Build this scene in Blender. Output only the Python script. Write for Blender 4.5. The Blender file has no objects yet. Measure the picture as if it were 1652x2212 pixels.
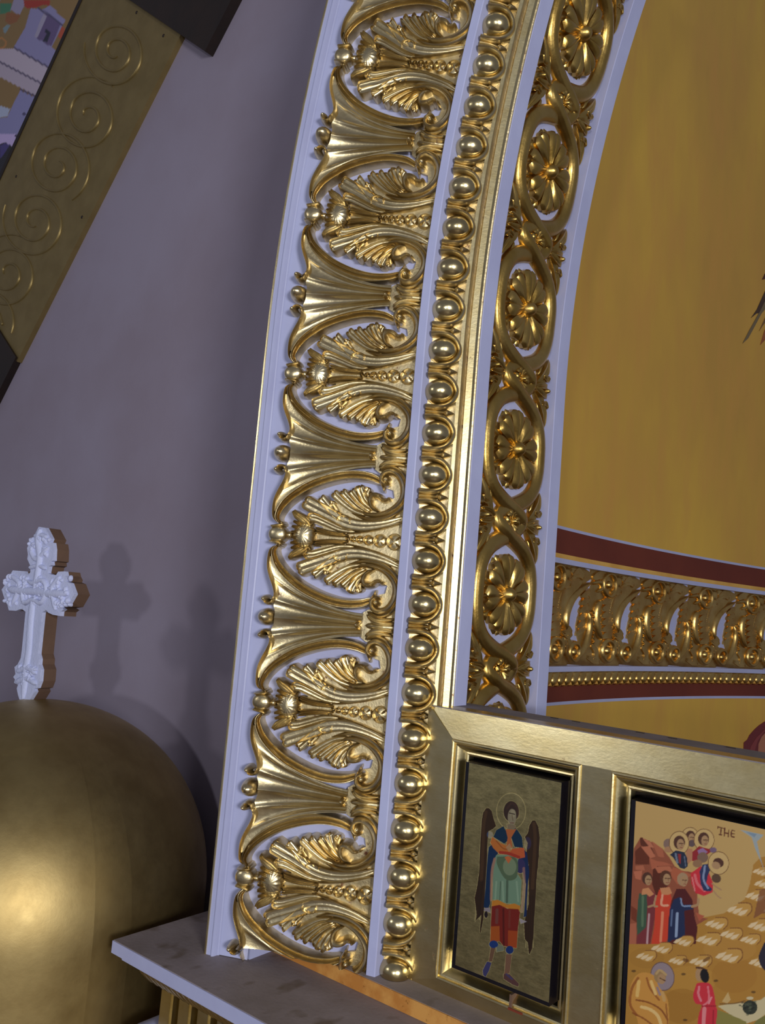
import bpy, bmesh, math, random
import numpy as np
from mathutils import Matrix, Vector
from mathutils.geometry import tessellate_polygon
random.seed(7); rng = np.random.default_rng(7)
scene = bpy.context.scene
col = scene.collection

# ------------------------------------------------------------------ camera
FPX, CX, CY = 1790.0, 826.0, 1106.0          # focal length in photo pixels, photo centre
yaw, pit, roll = [math.radians(a) for a in (-38.69, 6.16, 4.76)]
fwd = np.array([math.sin(yaw)*math.cos(pit), math.cos(yaw)*math.cos(pit), math.sin(pit)])
_r = np.cross(fwd, [0, 0, 1]); _r /= np.linalg.norm(_r); _u = np.cross(_r, fwd)
RGT = _r*math.cos(roll) + _u*math.sin(roll)
UPV = -_r*math.sin(roll) + _u*math.cos(roll)
CM = np.array([RGT, UPV, fwd])
cd = bpy.data.cameras.new('camera'); cam = bpy.data.objects.new('camera', cd); col.objects.link(cam)
cd.sensor_fit = 'VERTICAL'; cd.sensor_height = 24.0; cd.lens = FPX/2212.0*24.0
cd.clip_start = 0.05; cd.clip_end = 100
cam.matrix_world = Matrix(((RGT[0], UPV[0], -fwd[0], 0), (RGT[1], UPV[1], -fwd[1], 0), (RGT[2], UPV[2], -fwd[2], 0), (0, 0, 0, 1)))
scene.camera = cam

# ------------------------------------------------------------------ world, lamps, exposure
w = bpy.data.worlds.new('room_air'); scene.world = w; w.use_nodes = True
bg = w.node_tree.nodes['Background']; bg.inputs[0].default_value = (0.80, 0.82, 1.0, 1); bg.inputs[1].default_value = 0.14
def area(name, loc, target, size, energy, color=(1, 1, 1), spread=180):
    l = bpy.data.lights.new(name, 'AREA'); l.shape = 'DISK'; l.size = size; l.energy = energy; l.color = color
    l.spread = math.radians(spread)
    o = bpy.data.objects.new(name, l); col.objects.link(o); o.location = loc
    o.rotation_euler = (Vector(target)-Vector(loc)).to_track_quat('-Z', 'Y').to_euler()
    return o
# the cross's sharp shadow on the wall: a lamp in the nave behind the camera
area('nave_lamp_offscreen', (1.66, -3.89, 0.16), (-1.7, 1.7, -0.1), 0.30, 62, (0.93, 0.96, 1.0))
# the arch's soft shadow on the wall: a wider lamp in the nave to the right
area('nave_lamp_right_offscreen', (4.2, -1.96, 0.45), (-1.5, 1.8, 0.1), 1.4, 215, (0.98, 0.98, 1.0))
# the blown-out mirror image in the panel's top rail and on the dome: a lamp to the left behind the camera
area('nave_lamp_left_offscreen', (-4.1, -3.95, 1.6), (-0.9, 1.8, -0.2), 0.55, 24, (0.96, 0.97, 1.0))
scene.view_settings.view_transform = 'Standard'; scene.view_settings.look = 'None'
scene.view_settings.exposure = 0.25; scene.view_settings.gamma = 1.0
scene.view_settings.use_curve_mapping = False

# ------------------------------------------------------------------ pixel rays
def ray(x, y):
    return np.array([(x-CX)/FPX, -(y-CY)/FPX, 1.0]) @ CM
def ony(x, y, Y): d = ray(x, y); return d*(Y/d[1])
def onx(x, y, X): d = ray(x, y); return d*(X/d[0])
def onz(x, y, Z): d = ray(x, y); return d*(Z/d[2])
def proj(P):
    c = np.asarray(P, float) @ CM.T
    return CX+FPX*c[..., 0]/c[..., 2], CY-FPX*c[..., 1]/c[..., 2]

# ------------------------------------------------------------------ materials
def lin(r, g, b, k=1.0):
    f = lambda c: (c/12.92 if c <= 0.04045 else ((c+0.055)/1.055)**2.4)
    return tuple(min(1.0, f(c/255.0)*k) for c in (r, g, b)) + (1.0,)
def newmat(name):
    m = bpy.data.materials.new(name); m.use_nodes = True
    nt = m.node_tree; return m, nt, nt.nodes['Principled BSDF']
def N(nt, t, **kw):
    n = nt.nodes.new(t)
    for k, v in kw.items(): setattr(n, k, v)
    return n
def noise(nt, scale, detail=3, rough=0.55, vec=None, sc=None):
    n = N(nt, 'ShaderNodeTexNoise'); n.inputs['Scale'].default_value = scale
    n.inputs['Detail'].default_value = detail; n.inputs['Roughness'].default_value = rough
    if vec is None:
        g = N(nt, 'ShaderNodeNewGeometry'); vec = g.outputs['Position']
    if sc:
        mp = N(nt, 'ShaderNodeMapping'); mp.inputs['Scale'].default_value = sc
        nt.links.new(vec, mp.inputs['Vector']); vec = mp.outputs[0]
    nt.links.new(vec, n.inputs['Vector']); return n
def ramp(nt, fac, p0, p1, c0=(0, 0, 0, 1), c1=(1, 1, 1, 1)):
    r = N(nt, 'ShaderNodeValToRGB'); e = r.color_ramp.elements
    e[0].position = p0; e[0].color = c0; e[1].position = p1; e[1].color = c1
    nt.links.new(fac, r.inputs[0]); return r
def mixc(nt, fac, a, b):
    m = N(nt, 'ShaderNodeMix', data_type='RGBA')
    if hasattr(fac, 'is_linked'): nt.links.new(fac, m.inputs[0])
    else: m.inputs[0].default_value = fac
    for v, i in ((a, 6), (b, 7)):
        if hasattr(v, 'is_linked'): nt.links.new(v, m.inputs[i])
        else: m.inputs[i].default_value = v
    return m.outputs[2]
def bump(nt, h, strength, dist=0.01):
    b = N(nt, 'ShaderNodeBump'); b.inputs['Strength'].default_value = strength; b.inputs['Distance'].default_value = dist
    nt.links.new(h, b.inputs['Height']); return b.outputs[0]
def gold(name, c0, c1, rough=(0.22, 0.38), wear=0.0, wcol=(0.16, 0.05, 0.015, 1), bstr=0.25, bs=45, metallic=1.0, stretch=None):
    m, nt, p = newmat(name)
    n1 = noise(nt, 9, 4, sc=stretch); n2 = noise(nt, bs, 5, 0.65, sc=stretch); n3 = noise(nt, 26, 6, 0.7)
    base = mixc(nt, ramp(nt, n1.outputs[0], 0.35, 0.65).outputs[0], c0, c1)
    if wear > 0:
        wm = ramp(nt, n3.outputs[0], 0.66-wear*0.2, 0.74-wear*0.2)
        base = mixc(nt, wm.outputs[0], base, wcol)
        ml = N(nt, 'ShaderNodeMapRange'); ml.inputs['To Min'].default_value = metallic; ml.inputs['To Max'].default_value = 0.35
        nt.links.new(wm.outputs[0], ml.inputs['Value']); nt.links.new(ml.outputs[0], p.inputs['Metallic'])
    else: p.inputs['Metallic'].default_value = metallic
    nt.links.new(base, p.inputs['Base Color'])
    mr = N(nt, 'ShaderNodeMapRange'); mr.inputs['To Min'].default_value = rough[0]; mr.inputs['To Max'].default_value = rough[1]
    nt.links.new(n2.outputs[0], mr.inputs['Value']); nt.links.new(mr.outputs[0], p.inputs['Roughness'])
    nt.links.new(bump(nt, n2.outputs[0], bstr, 0.004), p.inputs['Normal'])
    return m
def paint(name, c0, c1=None, rough=0.5, s=6, bstr=0.15, bs=60, spec=0.4):
    m, nt, p = newmat(name)
    n1 = noise(nt, s, 4); n2 = noise(nt, bs, 4)
    nt.links.new(mixc(nt, ramp(nt, n1.outputs[0], 0.35, 0.68).outputs[0], c0, c1 or c0), p.inputs['Base Color'])
    p.inputs['Roughness'].default_value = rough; p.inputs['Specular IOR Level'].default_value = spec
    nt.links.new(bump(nt, n2.outputs[0], bstr, 0.004), p.inputs['Normal'])
    return m
M = {}
M['gold'] = gold('gold_leaf_carving', (0.72, 0.60, 0.36, 1), (0.60, 0.48, 0.26, 1), (0.25, 0.38), wear=0.12, bstr=0.2, bs=60)
M['gold_deep'] = gold('gold_leaf_ground', (0.72, 0.60, 0.36, 1), (0.60, 0.48, 0.26, 1), (0.34, 0.5), wear=0.3, bstr=0.35, bs=70)
M['gold_egg'] = gold('gold_leaf_egg', (0.68, 0.57, 0.32, 1), (0.58, 0.46, 0.23, 1), (0.20, 0.30), bstr=0.16, bs=40)
M['gold_frame'] = gold('gold_leaf_frame', (0.80, 0.68, 0.38, 1), (0.70, 0.56, 0.27, 1), (0.24, 0.38), wear=0.02, bstr=0.07, bs=90, stretch=(1, 1, 2.0))
M['gold_warm'] = gold('gold_leaf_soffit', (0.62, 0.42, 0.13, 1), (0.50, 0.31, 0.07, 1), (0.24, 0.4), bstr=0.2, bs=55)
M['gold_frieze'] = gold('gold_leaf_frieze', (0.76, 0.52, 0.18, 1), (0.58, 0.34, 0.09, 1), (0.25, 0.4), bstr=0.25, bs=50)
M['gold_dome'] = gold('gold_leaf_dome', (0.42, 0.31, 0.13, 1), (0.35, 0.25, 0.10, 1), (0.42, 0.54), bstr=0.10, bs=26)
M['gold_board'] = gold('gold_painted_board', (0.34, 0.25, 0.10, 1), (0.29, 0.21, 0.08, 1), (0.4, 0.55), bstr=0.12, bs=30, metallic=0.75)
M['white'] = paint('lilac_white_paint', lin(176, 180, 214), lin(168, 171, 206), 0.42, bstr=0.08)
M['wall'] = paint('lilac_plaster', lin(150, 141, 158), lin(143, 132, 146), 0.75, s=1.6, bstr=0.12, bs=90, spec=0.2)
M['black'] = paint('black_lacquer', (0.006, 0.005, 0.008, 1), rough=0.12, bstr=0.05, spec=0.6)
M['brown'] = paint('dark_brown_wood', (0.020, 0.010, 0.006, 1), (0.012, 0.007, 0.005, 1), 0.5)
M['side'] = paint('bare_brown_edge', lin(110, 84, 66), lin(98, 74, 60), 0.8)
M['cross'] = paint('white_carved_plaster', lin(200, 205, 236), lin(190, 196, 228), 0.6, bstr=0.5, bs=110)
M['red'] = paint('brown_red_band', lin(108, 46, 30), lin(98, 40, 28), 0.6, s=3)
M['ochre_line'] = paint('ochre_line', lin(214, 168, 84), lin(200, 150, 70), 0.5)
M['greytop'] = paint('grey_dusty_top', lin(128, 120, 122), lin(112, 104, 104), 0.8, s=9)
def apse_mat():
    m, nt, p = newmat('gold_ochre_apse')
    a = noise(nt, 1.1, 5, 0.6, sc=(1, 1, 0.45)); b = noise(nt, 7, 5, 0.6, sc=(1, 1, 0.25))
    c = mixc(nt, ramp(nt, a.outputs[0], 0.36, 0.66).outputs[0], lin(222, 178, 70), lin(202, 156, 70))
    c = mixc(nt, ramp(nt, b.outputs[0], 0.45, 0.8).outputs[0], c, lin(212, 158, 74))
    nt.links.new(c, p.inputs['Base Color']); p.inputs['Roughness'].default_value = 0.45; p.inputs['Metallic'].default_value = 0.15
    nt.links.new(bump(nt, b.outputs[0], 0.1, 0.01), p.inputs['Normal']); return m
M['apse'] = apse_mat()
def shelf_mat():
    m, nt, p = newmat('stained_grey_shelf')
    a = noise(nt, 5, 5); v = noise(nt, 13, 2, 0.4, sc=(1.2, 0.8, 1))
    c = mixc(nt, ramp(nt, a.outputs[0], 0.35, 0.7).outputs[0], lin(142, 130, 130), lin(120, 108, 104))
    c = mixc(nt, ramp(nt, v.outputs[0], 0.60, 0.72).outputs[0], c, lin(106, 92, 82))
    nt.links.new(c, p.inputs['Base Color']); p.inputs['Roughness'].default_value = 0.7
    n2 = noise(nt, 80, 4); nt.links.new(bump(nt, n2.outputs[0], 0.2, 0.004), p.inputs['Normal']); return m
M['shelf'] = shelf_mat()
def orange_mat():
    m, nt, p = newmat('worn_orange_gilding')
    a = noise(nt, 12, 5, 0.6); b = noise(nt, 40, 5, 0.7)
    c = mixc(nt, ramp(nt, a.outputs[0], 0.4, 0.6).outputs[0], lin(206, 150, 78), lin(184, 122, 56))
    nt.links.new(c, p.inputs['Base Color']); p.inputs['Roughness'].default_value = 0.4
    r = ramp(nt, b.outputs[0], 0.62, 0.72); nt.links.new(r.outputs[0], p.inputs['Metallic']); return m
M['orange'] = orange_mat()
def print_mat(name, leaf=(0.66, 0.55, 0.25, 1), rough=0.3):
    # flat print: vertex colour 'print'; its alpha says where gold leaf lies instead of paint
    m, nt, p = newmat(name)
    at = N(nt, 'ShaderNodeAttribute', attribute_name='print')
    n = noise(nt, 34, 7, 0.75, sc=(1, 1, 2.0)); n2 = noise(nt, 9, 4)
    lf = mixc(nt, ramp(nt, n.outputs[0], 0.4, 0.62).outputs[0], leaf, tuple(c*0.62 for c in leaf[:3])+(1,))
    nt.links.new(mixc(nt, at.outputs['Alpha'], at.outputs['Color'], lf), p.inputs['Base Color'])
    nt.links.new(at.outputs['Alpha'], p.inputs['Metallic'])
    p.inputs['Roughness'].default_value = rough
    mm = N(nt, 'ShaderNodeMath', operation='MULTIPLY'); nt.links.new(n.outputs[0], mm.inputs[0]); nt.links.new(at.outputs['Alpha'], mm.inputs[1])
    nt.links.new(bump(nt, mm.outputs[0], 0.16, 0.006), p.inputs['Normal']); return m
M['angel'] = print_mat('angel_icon_print', rough=0.34)
M['print'] = print_mat('matte_icon_print', rough=0.45)

# ------------------------------------------------------------------ mesh helpers
class MB:
    def __init__(s): s.v = []; s.f = []; s.n = 0; s.side = {}
    def add(s, v, f, side=None):
        v = np.asarray(v, float).reshape(-1, 3); s.v.append(v)
        for k, q in enumerate(f):
            if side and side[k]: s.side[len(s.f)] = 1
            s.f.append(tuple(i+s.n for i in q))
        s.n += len(v); return s
    def grid(s, P, skirt=0):
        """skirt 1: all rim faces are side walls, 2: only the first row"""
        P = np.asarray(P, float); a, b = P.shape[:2]; f = []; sd = []
        for i in range(a-1):
            for j in range(b-1):
                f.append((i*b+j, (i+1)*b+j, (i+1)*b+j+1, i*b+j+1))
                sd.append((skirt == 1 and (i in (0, a-2) or j in (0, b-2))) or (skirt == 2 and i == 0))
        return s.add(P.reshape(-1, 3), f, sd)
    def verts(s): return np.concatenate(s.v) if s.v else np.zeros((0, 3))
WL = {}                                              # world location of every parent
def wloc(o): return WL.get(o.name, np.zeros(3)) if o else np.zeros(3)
def link(o, parent, world):
    col.objects.link(o); o.parent = parent
    o.location = Vector(np.asarray(world, float)-wloc(parent)); WL[o.name] = np.asarray(world, float)
    return o
def mesh_of(name, V, F, mat, smooth=True, recalc=True, side=None):
    me = bpy.data.meshes.new(name); me.from_pydata([tuple(p) for p in V], [], F)
    if recalc:
        bm = bmesh.new(); bm.from_mesh(me); bmesh.ops.recalc_face_normals(bm, faces=bm.faces); bm.to_mesh(me); bm.free()
    if smooth:
        me.polygons.foreach_set('use_smooth', [True]*len(me.polygons))
        me.set_sharp_from_angle(angle=math.radians(smooth if smooth is not True else 50))
    me.materials.append(M[mat] if isinstance(mat, str) else mat)
    me.update(); return me
def clip(V, F, planes, side=None):
    bm = bmesh.new(); vs = [bm.verts.new(p) for p in V]
    for k, q in enumerate(F):
        try: bm.faces.new([vs[i] for i in q]).material_index = (side or {}).get(k, 0)
        except ValueError: pass
    for co, no in planes:
        bmesh.ops.bisect_plane(bm, geom=bm.verts[:]+bm.edges[:]+bm.faces[:], plane_co=co, plane_no=no, clear_outer=True)
    bm.verts.index_update(); V2 = [tuple(v.co) for v in bm.verts]; F2 = [tuple(v.index for v in f.verts) for f in bm.faces]; S2 = {i: 1 for i, f in enumerate(bm.faces) if f.material_index}; bm.free()
    return np.array(V2), F2, S2
def mk(name, mb, mat, parent=None, smooth=True, planes=None, recalc=True):
    V, F, SD = mb.verts(), mb.f, mb.side
    if planes == 'bottom':                              # stands on the shelf at the left, on the upper board further right
        Va, Fa, Sa = clip(V, F, [((0, 0, SHELF+.002), (0, 0, -1)), ((-1.695, 0, 0), (1, 0, 0))], SD); Vb, Fb, Sb = clip(V, F, [((0, 0, SLAB+.001), (0, 0, -1)), ((-1.695, 0, 0), (-1, 0, 0))], SD)
        Fb = [tuple(i+len(Va) for i in q) for q in Fb]; V = np.concatenate([Va.reshape(-1, 3), Vb.reshape(-1, 3)]); F = Fa+Fb; SD = dict(Sa); SD.update({k+len(Fa): 1 for k in Sb})
    elif planes: V, F, SD = clip(V, F, planes, SD)
    if len(F) == 0: return None
    c = (V.min(0)+V.max(0))/2
    me = mesh_of(name, V-c, F, mat, smooth, recalc, SD)
    return link(bpy.data.objects.new(name, me), parent, c)
def empty(name, loc, label, cat, group=None):
    o = bpy.data.objects.new(name, None); o.empty_display_size = 0.1; link(o, None, loc); return tag(o, label, cat, group)
def tag(o, label, cat, group=None, kind=None):
    if label: o['label'] = label
    if cat: o['category'] = cat
    if group: o['group'] = group
    if kind: o['kind'] = kind
    return o
BOXF = [(0, 1, 3, 2), (4, 6, 7, 5), (0, 4, 5, 1), (2, 3, 7, 6), (0, 2, 6, 4), (1, 5, 7, 3)]
def box(mb, x0, x1, y0, y1, z0, z1, R=None, o=None):
    v = np.array([(x, y, z) for x in (x0, x1) for y in (y0, y1) for z in (z0, z1)])
    if R is not None: v = v @ np.asarray(R).T + np.asarray(o)
    return mb.add(v, BOXF)
def struct(o, label=None): o['kind'] = 'structure'; return o
def catmull(pts, n):
    P = np.asarray(pts, float)
    if len(P) == 2: return P[0]+(P[1]-P[0])*np.linspace(0, 1, n)[:, None]
    P = np.vstack([2*P[0]-P[1], P, 2*P[-1]-P[-2]]); m = len(P)-3; out = []
    for q in np.linspace(0, m-1e-9, n):
        i = int(q); t = q-i; a, b, c, d = P[i:i+4]
        out.append(0.5*((2*b)+(c-a)*t+(2*a-5*b+4*c-d)*t*t+(3*b-a-3*c+d)*t**3))
    return np.array(out)
def interp(vals, n):
    return np.interp(np.linspace(0, 1, n), np.linspace(0, 1, len(vals)), vals) if np.ndim(vals) else np.full(n, float(vals))
PROF = {
 'round': lambda c: np.sqrt(np.clip(1-c*c, 0, 1)),
 'leaf':  lambda c: (0.62+0.42*np.abs(c)**1.6+0.14*np.exp(-(c/0.14)**2))*np.clip((1-np.abs(c)**7), 0, 1),
 'spoon': lambda c: (0.50+0.55*np.abs(c)**2.2)*np.clip((1-np.abs(c)**12), 0, 1),
 'lobe': lambda c: (0.70+0.28*np.exp(-((np.abs(c)-.84)/.11)**2)+0.05*np.exp(-(c/.10)**2)+.06*c*c)*np.clip(1-np.abs(c)**16, 0, 1),
 'triple': lambda c: np.clip(1-np.abs(c)**2.6, 0, 1)**0.6*(0.80+0.20*np.cos(c*math.pi*3.0)),
 'strand': lambda c: np.where(np.abs(c) > 0.78, 0.62*np.clip((1-np.abs(c))/0.06, 0, 1), 0.45+0.55*np.sqrt(np.clip(1-(c/0.80)**2, 0, 1))),
}
def stroke(mb, pts, hw, h, prof='round', n=26, m=9, base=-0.003, f=None, tip=(0.25, 0.25), flip=False, h0=0.0):
    """a raised band swept along a 2-D curve: local (a, b, height) -> f -> world"""
    C = catmull(pts, n); W = interp(hw, n); H = interp(h, n); B0 = interp(h0, n)
    T = np.gradient(C, axis=0); T /= np.maximum(np.linalg.norm(T, axis=1), 1e-9)[:, None]
    Nn = np.stack([-T[:, 1], T[:, 0]], 1)
    s = np.linspace(0, 1, n)
    ends = np.minimum(1, np.minimum(tip[0]+(1-tip[0])*np.sqrt(np.clip(s/0.10, 0, 1)), tip[1]+(1-tip[1])*np.sqrt(np.clip((1-s)/0.10, 0, 1))))
    W = W*ends; H = H*(0.55+0.45*ends)
    c = np.sin(np.linspace(-1, 1, m)*math.pi/2) if prof in ('round',) else np.linspace(-1, 1, m)
    hp = PROF[prof](c)
    P = np.zeros((n, m+2, 3))
    for j in range(m):
        P[:, j+1, :2] = C+Nn*(W*c[j])[:, None]; P[:, j+1, 2] = B0+H*hp[j]
    P[:, 0, :2] = P[:, 1, :2]; P[:, -1, :2] = P[:, -2, :2]; P[:, 0, 2] = base; P[:, -1, 2] = base
    start = P[:1].copy(); start[:, :, 2] = base; end = P[-1:].copy(); end[:, :, 2] = base
    P = np.concatenate([start, P, end])
    return mb.grid(f(P) if f else P, 1)
def dome(mb, c, ra, rb, h, f=None, n=9, m=18, base=-0.003, ribs=0, rib=0.0, pw=1.0):
    t = np.linspace(0, math.pi/2, n); a = np.linspace(0, 2*math.pi, m+1)
    P = np.zeros((n+1, m+1, 3))
    for i, q in enumerate(t):
        k = 1+rib*np.cos(ribs*a)
        P[i, :, 0] = c[0]+ra*math.cos(q)*np.cos(a)*k; P[i, :, 1] = c[1]+rb*math.cos(q)*np.sin(a)*k; P[i, :, 2] = h*math.sin(q)**pw
    P = np.roll(P, 1, axis=0); P[0] = P[1]; P[0, :, 2] = base
    return mb.grid(f(P) if f else P, 2)
def plate(mb, poly, h, f=None, base=-0.003, sub=0.03):
    """flat raised plate with side walls"""
    P = np.asarray(poly, float); out = []
    for i in range(len(P)):
        a, b = P[i], P[(i+1) % len(P)]; k = max(1, int(np.linalg.norm(b-a)/sub))
        out += [a+(b-a)*q/k for q in range(k)]
    P = np.array(out); n = len(P)
    tri = tessellate_polygon([[Vector((p[0], p[1], 0)) for p in P]])
    top = np.column_stack([P, np.full(n, h)]); bot = np.column_stack([P, np.full(n, base)])
    V = np.concatenate([top, bot])
    F = [tuple(t) for t in tri]+[(i, (i+1) % n, n+(i+1) % n, n+i) for i in range(n)]
    return mb.add(f(V) if f else V, F)

# ------------------------------------------------------------------ arch geometry
Z0, XC = 0.69, 3.43                                   # springing height, arch centre
def W(x, y, s, xref):
    """section point (x, y) at running length s measured on the line x = xref"""
    x, y, s = np.broadcast_arrays(np.asarray(x, float), y, s)
    th = np.clip((s-Z0)/(XC-xref), 0, None); r = XC-x
    st = s < Z0
    return np.stack([np.where(st, x, XC-r*np.cos(th)), y*np.ones_like(x), np.where(st, s, Z0+r*np.sin(th))], -1)
S_TOP = 2.75
SS = np.concatenate([np.linspace(-1.0, Z0, 6), np.linspace(Z0, S_TOP, 34)[1:]])
def sweep(mb, sec, s0=-1.0, s1=S_TOP, xref=-1.3, closed=False):
    ss = np.unique(np.concatenate([[s0], SS[(SS > s0) & (SS < s1)], [s1]]))
    sec = list(sec)+([sec[0]] if closed else [])
    P = np.array([[W(x, y, s, xref) for x, y in sec] for s in ss])
    mb.grid(P)
    if closed:
        k = len(sec)-1
        for row in (P[0], P[-1]):
            tri = tessellate_polygon([[Vector((x, y, 0)) for x, y in sec[:-1]]])
            mb.add(row[:-1], [tuple(t) for t in tri])
    return mb
SHELF, SLAB = -1.0, -0.96                              # top of the shelf, top of the upper board
XP = -2.035                                            # left end of the shelf
YW = 2.22                                              # plaster wall behind
APC = (5.79, 3.21, 7.5)                                # apse wall circle in plan

# ------------------------------------------------------------------ setting
mb = MB(); box(mb, -7.0, -1.805, YW, YW+0.2, -3.2, 4.6)
struct(mk('wall_left', mb, 'wall', smooth=False))
mb = MB(); box(mb, -7.0, 6.0, -4.0, 12.0, -3.3, -3.2)
struct(mk('floor', mb, paint('marble_floor', lin(120, 104, 92), lin(96, 84, 76), 0.35, s=2), smooth=False))
def apse_pt(phi, z, d=0.0):
    phi, z, d = np.broadcast_arrays(np.asarray(phi, float), z, d); r = APC[2]-d
    return np.stack([APC[0]-r*np.cos(phi), APC[1]+r*np.sin(phi), z*np.ones_like(r)], -1)
PH = np.linspace(-0.07, 0.75, 60)
mb = MB(); mb.grid(np.array([[apse_pt(p, z) for z in (-3.2, -1, 1, 2.5, 5.0)] for p in PH])); mb.grid(np.array([[apse_pt(p, z, -0.2) for z in (-3.2, 5.0)] for p in PH]))
apse = struct(mk('wall_apse', mb, 'apse', recalc=False))

# ------------------------------------------------------------------ cornice shelf
cor = empty('cornice_shelf', (-1.0, 1.75, -1.0), 'grey stained shelf top with lilac white edge carrying the gilded arch', 'shelf')
mb = MB(); box(mb, XP, 1.4, 1.5, YW, -1.012, SHELF); mk('shelf_top', mb, 'shelf', cor, False)
mb = MB(); box(mb, XP-0.001, 1.4, 1.497, YW, -1.034, -1.002)
P = []
mb2 = MB(); box(mb2, XP+0.022, 1.4, 1.518, YW, -1.052, -1.034)
mk('edge_fillet', mb, 'white', cor, False); mk('lower_fillet', mb2, 'white', cor, False)
mb = MB(); box(mb, XP+0.06, 1.4, 1.60, YW, -1.115, -1.05); mk('bed_core', mb, 'gold_deep', cor, False)
gm = MB(); 
t = np.linspace(0, math.pi, 7)
G = np.array([[(0.013*math.cos(a), 0.02*(1-q)-0.062*math.sin(q*1.4)*0-0.012*math.sin(a), -0.03*2*q+0.0) for a in t] for q in np.linspace(0, 1, 5)])
for i, q in enumerate(np.linspace(0, 1, 5)):
    G[i, :, 1] = 0.05*q**1.5-0.012*np.sin(t); G[i, :, 2] = -0.062*q
gm.grid(G); gme = mesh_of('gadroon', gm.verts(), gm.f, 'gold')
for i in range(140):
    x = XP+0.075+i*0.0265
    if x > 1.38: break
    link(bpy.data.objects.new('gadroon', gme), cor, (x, 1.545, -1.0505))
bk = MB(); box(bk, -0.026, 0.026, 0, 0.10, -0.40, 0)
box(bk, -0.020, 0.020, -0.006, 0.0, -0.40, -0.008)
bme = mesh_of('bracket', bk.verts(), bk.f, 'gold_frame', False)
for i in range(43):
    link(bpy.data.objects.new('bracket', bme), cor, (XP+0.135+i*0.078, 1.60, -1.112))
mb = MB(); box(mb, XP+0.10, 1.4, 1.66, YW, -3.2, -1.11); mk('frieze_back', mb, 'gold_frame', cor, False)
mb = MB(); f3 = lambda P: np.stack([XP+0.05+P[..., 0], 1.60-P[..., 2], -1.28+P[..., 1]], -1)
stroke(mb, [(-0.05, -0.02), (-0.02, 0.02), (0.02, 0.03), (0.05, 0.01)], 0.016, 0.05, f=f3, base=-0.10); stroke(mb, [(-0.04, -0.05), (0.0, -0.01), (0.05, -0.03)], 0.018, 0.04, f=f3, base=-0.10)
mk('capital_leaf', mb, 'white', cor)

ub = empty('base_board', (-0.6, 1.95, SHELF), 'flat board with worn orange gilt front edge lying on the shelf', 'board')
mb = MB(); box(mb, -1.693, 1.4, 1.788, 2.04, SHELF, SLAB); mk('board', mb, 'shelf', ub, False)
mb = MB(); box(mb, -1.694, 1.4, 1.784, 1.788, SHELF+0.0005, SLAB-0.001); mk('gilt_edge', mb, 'orange', ub, False)

# ------------------------------------------------------------------ the arch face
arch = empty('carved_arch', (-1.55, 1.75, SHELF), 'tall gilded arch face with carved acanthus band, egg border and lilac white fillets', 'arch')
A = np.array([-1.77, 1.655]); B = np.array([-1.375, 1.845]); LU = np.linalg.norm(B-A); TU = (B-A)/LU; NU = np.array([TU[1], -TU[0]])
XR = -1.57                                             # reference line of the carved band
def FB(s0):
    def f(P):
        x = A[0]+TU[0]*P[..., 0]+NU[0]*P[..., 2]; y = A[1]+TU[1]*P[..., 0]+NU[1]*P[..., 2]
        return W(x, y, s0+P[..., 1], XR)
    return f
body = MB(); sweep(body, [(-1.800, 1.650), (-1.772, 1.662), (-1.378, 1.852), (-1.34, 1.862), (-1.300, 1.895), (-1.285, 1.94), (-1.285, 2.45), (-1.30, 2.468), (-1.800, 2.468)], SLAB, closed=True)
mk('arch_core', body, 'white', arch, False)
body = MB(); box(body, -1.80, -1.696, 1.70, 2.2, SHELF, SLAB); mk('arch_foot', body, 'white', arch, False)
mb = MB(); sweep(mb, [(-1.806, 1.70), (-1.806, 1.6345), (-1.803, 1.6305), (-1.7985, 1.6315), (-1.7985, 1.66)], xref=XR); mk('outer_gilt_edge', mb, 'gold_frame', arch, 35)
mb = MB(); sweep(mb, [(-1.7985, 1.66), (-1.7985, 1.634), (-1.785, 1.638), (-1.783, 1.6375), (-1.780, 1.6345), (-1.7765, 1.6355), (-1.7745, 1.640), (-1.7735, 1.652), (-1.770, 1.6565)], xref=XR); mk('outer_fillet', mb, 'white', arch, 30)
mb = MB(); sweep(mb, [tuple(A+TU*(LU+.012)*q) for q in (0, .25, .5, .75, 1)], xref=XR); mk('band_ground', mb, 'white', arch, planes='bottom')
mb = MB(); sweep(mb, [(-1.370, 1.86), (-1.370, 1.801), (-1.368, 1.7995), (-1.347, 1.8055), (-1.345, 1.808), (-1.345, 1.87)], SLAB, xref=-1.36); mk('inner_fillet', mb, 'white', arch, 30)
mb = MB(); g = [tuple(A+TU*0.408+NU*0.004), tuple(A+TU*0.41+NU*0.013), tuple(A+TU*0.425+NU*0.017), tuple(B+TU*0.01+NU*0.016)]
sweep(mb, g, SLAB, xref=XR); mk('root_strip', mb, 'gold_deep', arch)

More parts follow.
